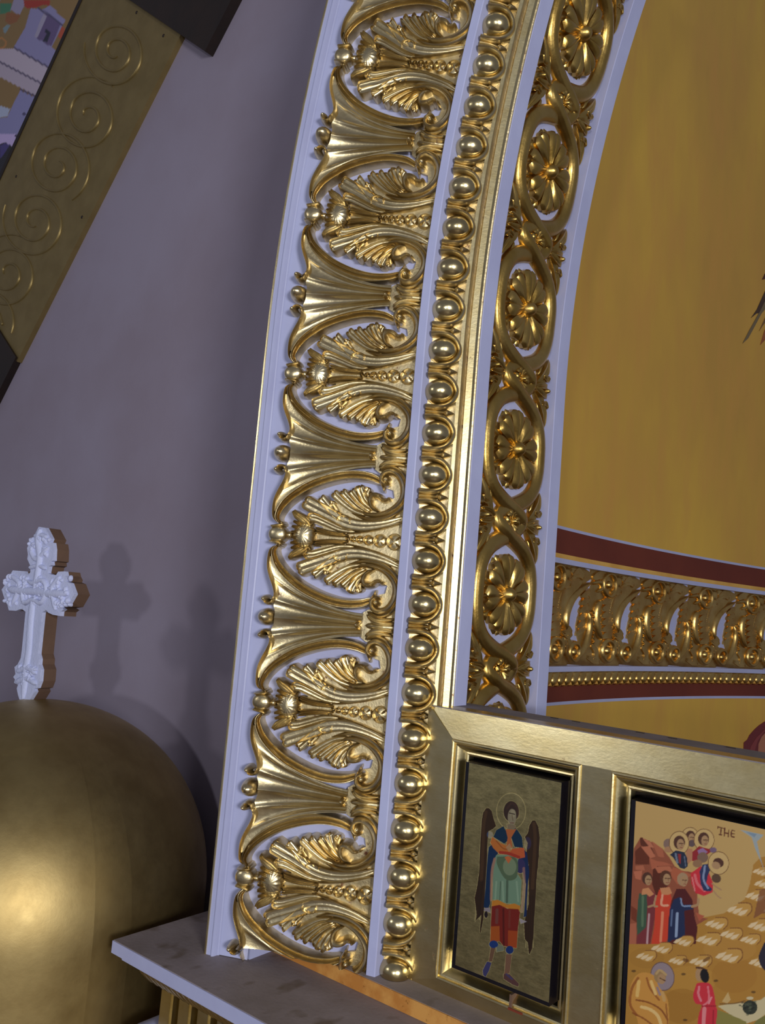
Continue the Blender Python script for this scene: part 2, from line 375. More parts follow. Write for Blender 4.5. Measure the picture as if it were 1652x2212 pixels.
# --- carved band: one half period traced from the photo (crop origin 560,880, 4.589 crop px per photo px)
PER = 0.4715; SP0 = 0.167
def band(px, py, h=0.028):
    d = ray(px, py); o = A+NU*h; k = (o@NU)/(d[:2]@NU); p = d*k
    return np.array([(p[:2]-o)@TU, (p[2]-SP0)*(PER/2)/0.248])
def TR(pts): return np.array([band(560+x/4.589, 880+y/4.589) for x, y in pts])
K = 0.000300                                            # one crop px in metres
LOBES = [([(1440, 1075), (1250, 1140), (1050, 1165), (880, 1140), (720, 1060), (590, 990), (490, 935), (440, 905)], 70, (.024, .030, .036, .046)),
 ([(960, 1222), (800, 1195), (660, 1130), (560, 1085), (468, 1078)], 44, (.020, .030, .040)),
 ([(850, 1120), (760, 1060), (690, 970), (640, 905), (605, 868)], 46, (.026, .036, .044)),
 ([(810, 1080), (765, 1010), (725, 955), (735, 905)], 30, (.024, .030, .036)),
 ([(1080, 1050), (950, 1005), (850, 930), (785, 865), (733, 815)], 44, (.030, .038, .044)),
 ([(1080, 1030), (980, 970), (890, 880), (820, 795)], 43, (.032, .040, .047)),
 ([(1100, 1010), (1010, 930), (950, 850), (912, 790)], 43, (.034, .042, .046)),
 ([(1140, 1000), (1060, 920), (1020, 830), (1000, 742)], 48, (.036, .046, .050)),
 ([(1125, 945), (1075, 880), (1070, 820), (1098, 768)], 34, (.034, .038, .040))]
PLATE = [(1512, 1290), (1512, 700), (1400, 600), (1260, 590), (1195, 690), (1240, 760), (1320, 790), (1330, 870), (1250, 900), (1130, 850), (1105, 775), (1050, 770), (1000, 750), (960, 800), (910, 798), (830, 805), (748, 825), (722, 900), (672, 895), (605, 875), (560, 930), (455, 905), (445, 960), (520, 1050), (470, 1080), (500, 1120), (620, 1180), (560, 1220), (540, 1290)]
SCROLL = [([(1305, 735), (1262, 742), (1218, 695), (1236, 628), (1310, 603), (1385, 650), (1428, 750), (1420, 870), (1360, 960), (1260, 1025), (1140, 1048), (1030, 1030), (930, 965)], (18, 30, 36, 38, 34, 26, 16), (.042, .046, .050, .048, .044, .038, .030)),
 ([(1200, 592), (1300, 553), (1405, 600), (1468, 720), (1472, 850), (1422, 960), (1312, 1052), (1180, 1092), (1040, 1086), (900, 1028)], (14, 26, 30, 28, 16), (.028, .034, .034, .032, .024)),
 ([(1300, 885), (1240, 902), (1190, 862), (1132, 852), (1102, 900), (1122, 972), (1195, 1018)], (18, 32, 38, 32, 18), (.044, .052, .048, .036)),
 ([(760, 1112), (782, 1075), (840, 1060), (890, 1085), (888, 1122)], (10, 14, 14, 10), .034),
 ([(1440, 1125), (1200, 1192), (1000, 1228), (850, 1246)], (10, 15, 15, 9), (.026, .032, .030, .024))]
CB = [(1205, 705), (1100, 655), (950, 635), (800, 650), (650, 690), (500, 752), (370, 835), (270, 922), (208, 1012), (186, 1085), (208, 1142)]
RIM = [(228, 590), (270, 592), (286, 640), (256, 720), (205, 810), (165, 900), (148, 1000), (150, 1080), (178, 1132)]
mir0 = lambda P: P*np.array([1, -1])                    # about the bouquet axis
mirF = lambda P: np.array([0, PER])+P*np.array([1, -1]) # about the flare axis
def bouquet(k, part_parent, planes=None):
    s0 = SP0+k*PER; f = FB(s0); sides = [lambda P: P, mir0]
    st = MB()
    for q in sides:
        for pts in ([(545, 1205), (700, 1246), (880, 1264)], [(545, 1180), (690, 1225), (850, 1250)], [(545, 1232), (700, 1262), (880, 1274)]):
            stroke(st, q(TR(pts)), 15*K, (.036, .034, .026), f=f, n=14)
    for (x, r) in ((872, 26), (925, 34), (990, 44), (1075, 58), (1190, 74), (1335, 88)):
        c = TR([(x, 1284)])[0]; c[1] = 0; R = r*K*1.0
        dome(st, c, R*1.02, R*1.02, .013+.005*r/88, f=f, m=16, n=6, pw=.5)
        a = np.linspace(0, 2*math.pi, 9)
        stroke(st, np.stack([c[0]+R*0.80*np.cos(a), c[1]+R*0.80*np.sin(a)], 1), R*0.13, .024, f=f, n=26, m=5, tip=(1, 1))
        for b in (0.25, 0.75, 1.25, 1.75):
            e = np.array([math.cos(b*math.pi), math.sin(b*math.pi)])
            stroke(st, [c+e*R*0.1, c+e*R*0.45, c+e*R*0.80], (R*.08, R*.19, R*.06), .026, f=f, n=8, m=5)
    stem = mk('bouquet_stem', st, 'gold', part_parent, planes=planes)
    if stem is None: return
    for qi, q in enumerate(sides):
        lf = MB(); gp = MB(); pl = q(TR(PLATE)); pl[0, 1] = 0; pl[-1, 1] = 0; plate(gp, pl, .011, f=f)
        mk('leaf_ground', gp, 'gold_deep', stem, planes=planes)
        for i, (pts, hw, h) in enumerate(LOBES):
            stroke(lf, q(TR(pts)), np.array([.5, .75, .95, 1.05, 1.12, 1.12])*hw*K, h, 'lobe', f=f, n=36, m=23, tip=(.4, .12), h0=-.001)
        mk('acanthus_leaf', lf, 'gold', stem, planes=planes)
        sc = MB()
        for pts, hw, h in SCROLL: stroke(sc, q(TR(pts)), np.array(hw)*K, h, f=f, n=44)
        dome(sc, q(TR([(1264, 690)]))[0], 44*K, 44*K, .046, f=f); dome(sc, q(TR([(1288, 888)]))[0], 24*K, 24*K, .046, f=f)
        for pts in ([(1185, 588), (1260, 530), (1360, 522), (1490, 550)], [(1180, 555), (1270, 498), (1370, 488), (1500, 505)]):
            stroke(sc, q(TR(pts)), (16*K, 34*K, 26*K, 14*K), (.034, .036, .028), f=f, n=20)
        mk('volute', sc, 'gold', stem, planes=planes)
    hk = MB(); c = TR([(440, 1245)])[0]; c[1] = 0
    dome(hk, c, 112*K, 160*K, .046, f=f, ribs=16, rib=.045, pw=.6, m=64, n=10)
    for q in sides:
        for pts, hw in (([(510, 1175), (440, 1105), (385, 1060), (346, 1004)], 42), ([(530, 1195), (430, 1158), (338, 1118)], 24), ([(535, 1218), (420, 1198), (322, 1172)], 24), ([(535, 1240), (420, 1239), (314, 1232)], 20)):
            stroke(hk, q(TR(pts)), np.array([.8, 1.15, 1.0, .5])*hw*K, (.046, .056, .060, .056), 'leaf', f=f, n=20, m=11, tip=(.5, .2))
    mk('husk', hk, 'gold', stem, planes=planes)
    sp = MB(); c = TR([(182, 1240)])[0]; c[1] = 0
    dome(sp, c, 96*K, 88*K, .042, f=f, pw=.36, n=14, m=26); dome(sp, c+np.array([105*K, 0]), 40*K, 46*K, .024, f=f)
    for q in sides:
        stroke(sp, q(TR([(112, 1172), (160, 1166), (225, 1158), (262, 1150)])), 18*K, .044, f=f, n=16)
        dome(sp, q(TR([(228, 1138)]))[0], 26*K, 22*K, .040, f=f)
    mk('collar', sp, 'gold', stem, planes=planes)
def flare(k, part_parent, planes=None, halves=(0, 1)):
    """trumpet between the bouquet k and k+1; half 0 rises from bouquet k"""
    s0 = SP0+k*PER; f = FB(s0); sides = [[lambda P: P, mirF][i] for i in halves]
    tr = MB(); RG = []
    thr = TR([(1150, 452), (1150, 560)]); mouth = catmull(TR([(312, 402), (300, 470), (274, 532), (288, 600), (262, 700), (215, 800), (168, 930), (160, 1020)]), 25)
    mid = TR([(720, 442), (640, 668)])
    thr[0, 1] = mid[0, 1] = mouth[0, 1] = PER/2
    for q in sides:
        cs = np.linspace(0, 1, 49); rows = []
        for c in cs:
            a = thr[0]+(thr[1]-thr[0])*c; m_ = mid[0]+(mid[1]-mid[0])*c
            e = np.array([np.interp(c, np.linspace(0, 1, 25), mouth[:, i]) for i in (0, 1)])
            ctl = 2*m_-(a+e)/2; tt = np.linspace(0, 1, 16)[:, None]
            L = (1-tt)**2*a+2*tt*(1-tt)*ctl+tt**2*e; t1 = tt[:, 0]
            hh = .005+.013*c**3+.009*(1-c)**2+(.010*math.exp(-(c/.07)**2)+.010*math.exp(-((c-.40)/.05)**2)+.007*math.exp(-((c-.72)/.04)**2)+.005*(math.cos(c*5*math.pi)*.5+.5))*np.clip(1.25-t1, 0.25, 1)+.014*t1**5+.010*(1-t1)**2
            rows.append(np.vstack([np.column_stack([q(L), hh]), [[*q(L[-1:])[0], -.003]]]))
        tr.grid(f(np.array(rows)))
    for q in sides:
        rp_ = q(TR([(1112, 452), (1140, 570), (1190, 610), (1260, 596), (1360, 570), (1512, 660), (1512, 452)])); rp_[[0, -1], 1] = PER/2; gp_ = MB(); plate(gp_, rp_, .012, f=f); RG.append(gp_)
    stroke(tr, TR([(1185, 452), (1330, 462), (1500, 470)])*np.array([1, 0])+np.array([0, PER/2]), (30*K, 36*K, 40*K), (.030, .028, .022), f=f, n=14)
    fl = mk('lotus_flare', tr, 'gold', part_parent, planes=planes)
    if fl is None: return
    for gp_ in RG: mk('root_ground', gp_, 'gold_deep', fl, planes=planes)
    for q in sides:
        cb = MB(); stroke(cb, q(TR(CB)), np.array([48, 56, 60, 60, 56, 50, 38, 28])*K, (.032, .038, .042, .044, .046, .046, .046, .040), 'triple', f=f, n=44, m=29, tip=(.7, .6))
        stroke(cb, q(TR([(1190, 690), (1222, 755), (1238, 815)])), (18*K, 15*K, 8*K), (.032, .034, .030), f=f, n=14)
        mk('border_ridge', cb, 'gold', fl, planes=planes)
        rm = MB(); stroke(rm, q(TR(RIM)), np.array([14, 20, 24, 23, 20, 17, 15])*K, (.042, .050, .050, .046, .044, .042), f=f, n=36); mk('lip_rim', rm, 'gold', fl, planes=planes)
        bl = MB(); dome(bl, q(TR([(184, 584)]))[0], 44*K, 41*K, .050, f=f); stroke(bl, q(TR([(178, 560), (205, 542), (250, 552), (282, 596)])), (14*K, 20*K, 22*K, 14*K), (.036, .042, .048), f=f, n=18); mk('small_bead', bl, 'gold', fl, planes=planes)
    if planes: return                                   # the lowest flare is cut off by the shelf above its axis
    bb = MB(); c = TR([(226, 402)])[0]; c[1] = PER/2
    dome(bb, c, 92*K, 84*K, .056, f=f, n=10, m=24); mk('large_bead', bb, 'gold', fl, planes=planes)
    bb = MB(); c = TR([(1112, 450)])[0]; c[1] = PER/2
    dome(bb, c, 37*K, 37*K, .046, f=f); mk('throat_bead', bb, 'gold', fl, planes=planes)
CUT = 'bottom'
for k in range(-2, 5):
    bouquet(k, arch, CUT if k == -2 else None)
    flare(k, arch)
flare(-3, arch, CUT)

# --- egg and dart
E0 = np.array([-1.347, 1.842]); E1 = np.array([-1.272, 1.893]); TE = (E1-E0)/np.linalg.norm(E1-E0); NE = np.array([TE[1], -TE[0]]); EL = np.linalg.norm(E1-E0)
XE = -1.30; PE = 0.1186
def FE(s0):
    def f(P):
        x = E0[0]+TE[0]*P[..., 0]+NE[0]*P[..., 2]; y = E0[1]+TE[1]*P[..., 0]+NE[1]*P[..., 2]
        return W(x, y, s0+P[..., 1], XE)
    return f
mb = MB(); sweep(mb, [tuple(E0+NE*0.004), tuple(E0+TE*.03+NE*-0.006), tuple(E0+TE*.07+NE*-0.006), tuple(E1+NE*0.0)], SLAB, xref=XE); mk('egg_channel', mb, 'gold_deep', arch)
UR = [(-.004, .0455), (.026, .0465), (.055, .039), (.073, .021), (.0795, 0), (.073, -.021), (.055, -.039), (.026, -.0465), (-.004, -.0455)]
for i in range(-8, 20):
    s0 = 0.002+i*PE; f = FE(s0)
    pl = [((0, 0, SLAB+0.001), (0, 0, -1))] if s0 < SLAB+0.06 else None
    eg = MB(); dome(eg, (.032, 0), .042, .0365, .047, f=f, n=12, m=28, base=-.012, pw=.9)
    e = mk('egg', eg, 'gold_egg', arch, planes=pl)
    if e is None: continue
    rm = MB(); stroke(rm, UR, (.0095, .010, .009, .0075, .009, .010, .0095), (.034, .036, .029, .022, .029, .036, .034), f=f, n=36, tip=(1, 1), base=-.012); mk('egg_rim', rm, 'gold', e, planes=pl)
    dt = MB(); fd = FE(s0+PE/2)
    stroke(dt, [(-.003, 0), (.03, 0), (.062, 0)], (.0075, .006, .004), (.026, .022, .014), f=fd, n=12, tip=(1, .6), base=-.012)
    for sg in (1, -1): stroke(dt, [(.0, .011*sg), (.025, .009*sg), (.045, .010*sg)], .0026, .018, f=fd, n=10, base=-.012)
    stroke(dt, [(.048, 0), (.058, 0), (.078, 0)], (.007, .011, .002), (.018, .022, .012), 'round', f=fd, n=10, m=7, base=-.012)
    mk('dart', dt, 'gold', arch, planes=pl)
# --- running gilt mouldings between the eggs and the soffit
for nm, sec, mt in (('gilt_bead', [(-1.2775, 1.905), (-1.2775, 1.882), (-1.276, 1.8795), (-1.2685, 1.8850), (-1.2675, 1.889), (-1.2675, 1.90)], 'gold_frame'),
                    ('gilt_groove', [(-1.2675, 1.889), (-1.2665, 1.8965), (-1.262, 1.903), (-1.2575, 1.9025)], 'gold_deep'),
                    ('gilt_band', [(-1.259, 1.912), (-1.259, 1.8975), (-1.2575, 1.896), (-1.2445, 1.9065), (-1.2435, 1.9095), (-1.2435, 1.92)], 'gold_frame'),
                    ('gilt_step', [(-1.2435, 1.9095), (-1.2445, 1.9165), (-1.2405, 1.9205), (-1.2405, 1.924)], 'gold_deep')):
    mb = MB(); sweep(mb, sec, SLAB, xref=-1.26); mk(nm, mb, mt, arch, 30)

# ------------------------------------------------------------------ soffit with guilloche
sof = empty('arch_soffit', (-1.25, 2.19, SLAB), 'inner side of the arch with gilded interlaced rings around rosettes between lilac white borders', 'soffit')
XS = -1.278
mb = MB(); sweep(mb, [(-1.2425, 1.923), (-1.2385, 1.925), (-1.2385, 1.984), (-1.2400, 1.986), (XS-.003, 1.986)], SLAB, xref=XS); mk('near_border', mb, 'white', sof, 30)
mb = MB(); sweep(mb, [(XS-.003, 2.397), (-1.2400, 2.397), (-1.2385, 2.399), (-1.2385, 2.465), (-1.262, 2.468), (-1.30, 2.468)], SLAB, xref=XS); mk('far_border', mb, 'white', sof, 30)
mb = MB(); sweep(mb, [(XS, 1.984), (XS, 2.404)], SLAB, xref=XS); mk('soffit_ground', mb, 'white', sof, 30)
YC, RP, RS0 = 2.206, 0.446, 0.0525
def FS(s0):
    def f(P): return W(XS+P[..., 2], YC+P[..., 0], s0+P[..., 1], XS)
    return f
HALF = [(-.159, 0), (-.156, .050), (-.140, .097), (-.105, .136), (-.050, .163), (.014, .184), (.054, .205), (.067, .223)]
def strand_pts(sg):
    a = np.array(HALF); b = a[::-1].copy()[1:]; b[:, 1] = RP-b[:, 1]
    # big side (-) at s=0, small side (+) at half period, back to big side
    return np.vstack([a, b])*np.array([sg, 1])
def hstr(sg):
    n = 60; s = np.linspace(0, RP, n); over1 = np.exp(-((s-.179)/.035)**2); over2 = np.exp(-((s-(RP-.179))/.035)**2)
    return .028+sg*(-.008*over1+.008*over2)
for sg in (1, -1):
    pts = np.vstack([strand_pts(sg)[:-1]+np.array([0, i*RP]) for i in range(-2, 6)]); hh = np.concatenate([hstr(sg)[:-1] for i in range(-2, 6)])
    g = MB(); stroke(g, pts, .0275, hh, 'strand', f=FS(RS0), n=8*54, m=15, tip=(1, 1)); mk('interlace_strand', g, 'gold_warm', sof, planes=[((0, 0, SLAB+0.002), (0, 0, -1))])
def frame_at(s):                                        # local frame on the soffit: a = depth, b = up the arch, c = out
    p = W(XS, YC, s, XS); q = W(XS, YC, s+1e-3, XS); b = (q-p)/np.linalg.norm(q-p); a = np.array([0, 1.0, 0]); c = np.cross(b, a)*-1
    if c[0] < 0: c = -c
    return p, Matrix(((a[0], b[0], c[0]), (a[1], b[1], c[1]), (a[2], b[2], c[2]))).to_4x4()
def petal_mesh(name, L, Wd, h0, h1, r0):
    mb = MB(); n, m = 11, 9; P = np.zeros((n, m, 3))
    for i, t in enumerate(np.linspace(0, 1, n)):
        wd = Wd*(0.22+0.88*math.sin(t*math.pi*0.58)**1.4)*(1 if t < .85 else math.sqrt(max(0.05, 1-((t-.85)/.165)**2)))
        for j, c in enumerate(np.linspace(-1, 1, m)):
            rr = r0+L*t-(0.10*L*(1-abs(c))**2 if t > .9 else 0)*0.9*(t-.9)/.1
            z = h0+(h1-h0)*math.sin(t*math.pi*.62)+Wd*.34*(1-abs(c)**2.2)-Wd*.30*math.exp(-(c/.20)**2)*(0.25+.75*t)-(.010*t**5)
            P[i, j] = (rr, wd*c, z)
    mb.grid(P); sk = np.stack([P[:, 0], P[:, 0]*np.array([1, 1, 0])], 0); mb.grid(sk); sk = np.stack([P[:, -1], P[:, -1]*np.array([1, 1, 0])], 0); mb.grid(sk)
    sk = np.stack([P[-1], P[-1]*np.array([1, 1, 0])], 0); mb.grid(sk)
    return mesh_of(name, mb.verts(), mb.f, 'gold_warm')
PET = petal_mesh('petal', .096, .034, .012, .026, .026); PET2 = petal_mesh('back_petal', .102, .026, .004, .008, .026); PET3 = petal_mesh('small_petal', .030, .015, .012, .026, .010)
b1 = MB(); dome(b1, (0, 0), .028, .028, .048, n=8, m=20); BUD = mesh_of('bud', b1.verts(), b1.f, 'gold_warm')
b1 = MB(); dome(b1, (0, 0), .011, .011, .036, n=6, m=14); BUDS = mesh_of('small_bud', b1.verts(), b1.f, 'gold_warm')
def rosette(name, s, bud, pets, rot0=0.0):
    p, Mx = frame_at(s); o = bpy.data.objects.new(name, bud); link(o, sof, p)
    o.matrix_local = Matrix.Translation(Vector(p-wloc(sof))) @ Mx
    for me, n, off, nm in pets:
        for i in range(n):
            c = bpy.data.objects.new(nm, me); col.objects.link(c); c.parent = o
            c.matrix_local = Matrix.Rotation(rot0+off+2*math.pi*i/n, 4, 'Z')
for i in range(-1, 6):
    rosette('rosette', RS0+i*RP, BUD, ((PET, 8, 0.14, 'petal'), (PET2, 8, 0.14+math.pi/8, 'back_petal')))
for i in range(-1, 5):
    rosette('small_rosette', RS0+(i+.5)*RP, BUDS, ((PET3, 6, .2, 'petal'),))
for i in range(-1, 5):
    for sg in (1, -1):
        f = FS(RS0+(i+.5)*RP); g = MB(); q = np.array([sg, 1])
        for pts, hw, h in (([(.105, .004), (.135, .035), (.165, .075), (.185, .115)], (.012, .020, .018, .006), (.016, .026, .026, .014)),
                           ([(.105, -.004), (.135, -.035), (.165, -.075), (.185, -.115)], (.012, .020, .018, .006), (.016, .026, .026, .014)),
                           ([(.095, 0), (.13, .012), (.175, .018)], (.008, .015, .008), (.022, .032, .028)), ([(.095, 0), (.13, -.012), (.175, -.018)], (.008, .015, .008), (.022, .032, .028)),
                           ([(.14, .045), (.165, .04), (.18, .055)], (.008, .011, .005), .030), ([(.14, -.045), (.165, -.04), (.18, -.055)], (.008, .011, .005), .030),
                           ([(.120, .048), (.132, .085), (.150, .128), (.172, .150)], (.006, .010, .008, .003), .018), ([(.120, -.048), (.132, -.085), (.150, -.128), (.172, -.150)], (.006, .010, .008, .003), .018)):
            stroke(g, np.array(pts)*q, hw, h, 'leaf', f=f, n=18, m=9)
        dome(g, (.160*sg, 0), .012, .012, .036, f=f)
        mk('spandrel_leaf', g, 'gold_warm', sof)

# ------------------------------------------------------------------ panel with icons
pan = empty('icon_panel', (-0.6, 1.95, SLAB), 'gilded panel frame holding two icons, standing in the arch opening', 'frame')
YF, YB, ZT, ZB, XL, XRT = 1.862, 2.036, -0.263, SLAB, -1.281, 0.085
# openings (outer edge of the moulding) and pictures (front of the icon boards)
OP = [(-1.196, -0.836, -0.930, -0.337), (-0.764, -0.013, -0.960+.035, -0.337)]
YI = 1.838
def px_rect(pts, Y):
    q = np.array([ony(x, y, Y) for x, y in pts]); return q
a = px_rect([(1010, 1647), (1211, 1690), (987, 2088), (1188, 2164)], YI)
IC1 = ((a[0, 0]+a[2, 0])/2, (a[1, 0]+a[3, 0])/2, (a[2, 2]+a[3, 2])/2, (a[0, 2]+a[1, 2])/2)
a = px_rect([(1373, 1741), (1350, 2212)], YI)
IC2 = ((a[0, 0]+a[1, 0])/2, -0.06, IC1[2]-.004, IC1[3]-.004)
# top face
mb = MB(); box(mb, XL, XRT, YF+.012, YB, ZT-.006, ZT); mk('panel_top', mb, 'greytop', pan, False)
mb = MB(); box(mb, XL, XRT, 1.925, YB, ZB, ZT-.006); mk('panel_back', mb, 'brown', pan, False)
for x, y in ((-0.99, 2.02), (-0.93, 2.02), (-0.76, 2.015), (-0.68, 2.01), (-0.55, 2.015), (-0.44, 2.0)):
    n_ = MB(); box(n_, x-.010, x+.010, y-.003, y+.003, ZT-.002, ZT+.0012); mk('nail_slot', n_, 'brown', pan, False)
BV = 0.0125                                             # bevel: outer edge lies further back than the inner edge
def quad_rail(name, pts):
    mb = MB(); V = np.array(pts, float); Vb = V.copy(); Vb[:, 1] = 1.93
    mb.add(np.concatenate([V, Vb]), [(0, 1, 2, 3), (4, 7, 6, 5)]+[(i, i+4, (i+1) % 4+4, (i+1) % 4) for i in range(4)])
    return mk(name, mb, 'gold_frame', pan, False)
o1, o2 = OP
zr = o1[3]
quad_rail('top_rail', [(XL, YF+BV, ZT), (XRT, YF+BV, ZT), (XRT, YF, zr), (o1[0], YF, zr)])
quad_rail('left_stile', [(XL, YF+.004, ZT), (o1[0], YF, zr), (o1[0], YF, o1[2]), (XL, YF+.004, ZB)])
quad_rail('bottom_rail', [(XL, YF+.004, ZB), (o1[0], YF, o1[2]), (XRT, YF, o1[2]), (XRT, YF+.004, ZB)])
quad_rail('middle_stile', [(o1[1], YF, zr), (o2[0], YF, zr), (o2[0], YF, o1[2]), (o1[1], YF, o1[2])])
quad_rail('right_stile', [(o2[1], YF, zr), (XRT, YF, zr), (XRT, YF, o1[2]), (o2[1], YF, o1[2])])
PRF = [(0, 0), (.0015, -.004), (.005, -.0055), (.008, -.003), (.009, .003), (.0105, .003), (.0125, .0005), (.016, .0015), (.022, .008), (.026, .018), (.030, .0235), (.034, .0225), (.038, .0245), (.0405, .031), (.0405, .045)]
for bi, (x0, x1, z0, z1) in enumerate([(o1[0], o1[1], o1[2], o1[3]), (o2[0], o2[1], o1[2], o2[3])]):
    mb = MB(); rows = []
    for c, d in PRF:
        rows.append([(x0+c, YF+d, z0+c), (x1-c, YF+d, z0+c), (x1-c, YF+d, z1-c), (x0+c, YF+d, z1-c), (x0+c, YF+d, z0+c)])
    rows = np.array(rows)
    for i in range(4): mb.grid(rows[:, i:i+2])
    mk('inner_moulding', mb, 'gold_frame', pan, 28)
cj = onz(1105, 2150, -0.905); cj = ony(1104, 2155, YF)
mb = MB(); box(mb, cj[0]-.003, cj[0]+.003, YF-.0035, YF+.026, o1[2]+.001, o1[2]+.036); mk('open_joint', mb, 'side', pan, False)
mb = MB(); box(mb, cj[0]-.004, cj[0]+.034, YF-.0062, YF-.003, o1[2]+.0025, o1[2]+.0075); mk('worn_patch', mb, paint('red_bole', lin(120, 52, 34)), pan, False)

# flat print painter: shapes are written in photo-crop units and read at each vertex of a fine grid
class Canvas:
    def __init__(s, x0, x1, z0, z1, Y, step, org, sc, bgcol, alpha=0.0):
        nx, nz = int((x1-x0)/step)+1, int((z1-z0)/step)+1
        gx, gz = np.meshgrid(np.linspace(x0, x1, nx), np.linspace(z0, z1, nz), indexing='ij')
        s.P = np.stack([gx, np.full_like(gx, Y), gz], -1); px, py = proj(s.P)
        s.X, s.Y = (px-org[0])*sc, (py-org[1])*sc
        s.C = np.zeros((nx, nz, 4)); s.C[..., :3] = bgcol[:3]; s.C[..., 3] = alpha
        s.soft = 4.0
    def _mix(s, sl, m, c, a=1.0, al=0.0):
        m = (np.clip(m, 0, 1)*a)[..., None]; t = np.array(list(c[:3])+[al]); s.C[sl] = s.C[sl]*(1-m)+t*m
    def _win(s, x0, x1, y0, y1):
        k = (s.X >= x0) & (s.X <= x1) & (s.Y >= y0) & (s.Y <= y1)
        if not k.any(): return None
        i, j = np.where(k); return (slice(i.min(), i.max()+1), slice(j.min(), j.max()+1))
    def poly(s, pts, c, a=1.0, smooth=False, al=0.0):
        P = catmull(list(pts)+[pts[0]], len(pts)*5)[:-1] if smooth else np.asarray(pts, float)
        sl = s._win(P[:, 0].min()-8, P[:, 0].max()+8, P[:, 1].min()-8, P[:, 1].max()+8)
        if sl is None: return
        X, Y = s.X[sl], s.Y[sl]; ins = np.zeros(X.shape, bool); D = np.full(X.shape, 1e9)
        for i in range(len(P)):
            a_, b_ = P[i], P[(i+1) % len(P)]
            cr = ((a_[1] > Y) != (b_[1] > Y)) & (X < (b_[0]-a_[0])*(Y-a_[1])/(b_[1]-a_[1]+1e-12)+a_[0]); ins ^= cr
            d = b_-a_; L = d@d+1e-9; t = np.clip(((X-a_[0])*d[0]+(Y-a_[1])*d[1])/L, 0, 1)
            D = np.minimum(D, np.hypot(X-a_[0]-t*d[0], Y-a_[1]-t*d[1]))
        s._mix(sl, 0.5+np.where(ins, D, -D)/s.soft, c, a, al)
    def ell(s, x, y, rx, ry, c, a=1.0, ang=0.0, ring=0.0, al=0.0):
        R = max(rx, ry)+10; sl = s._win(x-R, x+R, y-R, y+R)
        if sl is None: return
        X, Y = s.X[sl]-x, s.Y[sl]-y; ca, sa = math.cos(ang), math.sin(ang)
        q = np.hypot((X*ca+Y*sa)/rx, (-X*sa+Y*ca)/ry); d = (1-q)*min(rx, ry)
        m = (0.5+(ring/2-np.abs(d))/s.soft) if ring else 0.5+d/s.soft
        s._mix(sl, m, c, a, al)
    def line(s, pts, wd, c, a=1.0, smooth=True, taper=False):
        P = catmull(pts, max(6, len(pts)*5)) if smooth and len(pts) > 2 else np.asarray(pts, float); m0 = wd+8
        sl = s._win(P[:, 0].min()-m0, P[:, 0].max()+m0, P[:, 1].min()-m0, P[:, 1].max()+m0)
        if sl is None: return
        X, Y = s.X[sl], s.Y[sl]; Mx = np.zeros(X.shape); n = len(P)-1
        for i in range(n):
            a_, b_ = P[i], P[i+1]; d = b_-a_; L = d@d+1e-9; t = np.clip(((X-a_[0])*d[0]+(Y-a_[1])*d[1])/L, 0, 1)
            ww = wd*(1-0.8*((i+t)/n)) if taper else wd
            Mx = np.maximum(Mx, 0.5+(ww/2-np.hypot(X-a_[0]-t*d[0], Y-a_[1]-t*d[1]))/s.soft)
        s._mix(sl, Mx, c, a)
    def build(s, name, mat, parent=None, back=0.0):
        nx, nz = s.C.shape[:2]; mb = MB(); mb.grid(s.P)
        V = mb.verts(); c = (V.min(0)+V.max(0))/2
        me = mesh_of(name, V-c, mb.f, mat, False, False)
        at = me.color_attributes.new('print', 'FLOAT_COLOR', 'POINT'); at.data.foreach_set('color', np.clip(s.C, 0, 1).reshape(-1).astype(np.float32))
        return link(bpy.data.objects.new(name, me), parent, c)
PK = 0.62
def c_(r, g, b): return lin(r, g, b, PK)

def icon_board(name, rect, label, mat, canvas):
    x0, x1, z0, z1 = rect
    o = empty(name, ((x0+x1)/2, YI+.03, z0-.010), label, 'icon')
    mb = MB(); box(mb, x0-.010, x1+.001, YI, YF+.06, z0-.009, z1+.001); mk('board', mb, 'black', o, False)
    canvas.build('painting', mat, o)
    return o
# --- the angel
cv = Canvas(*IC1, YI-.0008, .0011, (970, 1630), 5.9, (0.5, 0.4, 0.15), 1.0)
br = c_(58, 38, 22); br2 = c_(84, 58, 34)
cv.ell(790, 720, 185, 232, c_(96, 80, 40), .8, ring=7)
cv.poly([(470, 680), (510, 680), (545, 720), (570, 820), (600, 910), (560, 950), (500, 980), (490, 1150), (480, 1400), (460, 1700), (445, 1960), (440, 2080), (404, 2275), (388, 2270), (405, 2050), (330, 2130), (350, 2040), (320, 1830), (350, 1700), (380, 1500), (385, 1300), (400, 1050), (410, 850), (430, 740)], br)
cv.line([(470, 730), (440, 900), (430, 1200), (410, 1600)], 40, br2, .7)
for x in (335, 350, 370, 385, 395): cv.line([(x+40, 1600), (x+10, 1900), (x-5, 2060+x % 70)], 7, c_(40, 26, 16), .8)
cv.poly([(1060, 835), (1100, 840), (1140, 920), (1155, 1050), (1145, 1300), (1115, 1600), (1100, 1900), (1085, 2100), (1075, 2300), (1060, 2470), (1028, 2545), (1010, 2540), (1000, 2400), (960, 2350), (950, 2150), (1010, 1900), (1010, 1600), (1010, 1400), (980, 1250), (1000, 1130), (960, 1050), (1000, 1000), (1020, 900)], br)
cv.line([(1080, 880), (1095, 1050), (1085, 1300), (1060, 1700)], 42, br2, .7)
for x in (985, 1010, 1035, 1060, 1080): cv.line([(x, 1800), (x, 2150), (x-8, 2380+(x*7) % 110)], 7, c_(36, 24, 15), .8)
cv.ell(520, 1020, 40, 45, c_(70, 90, 130), .7); cv.ell(1000, 1130, 45, 80, c_(62, 52, 80), .7)
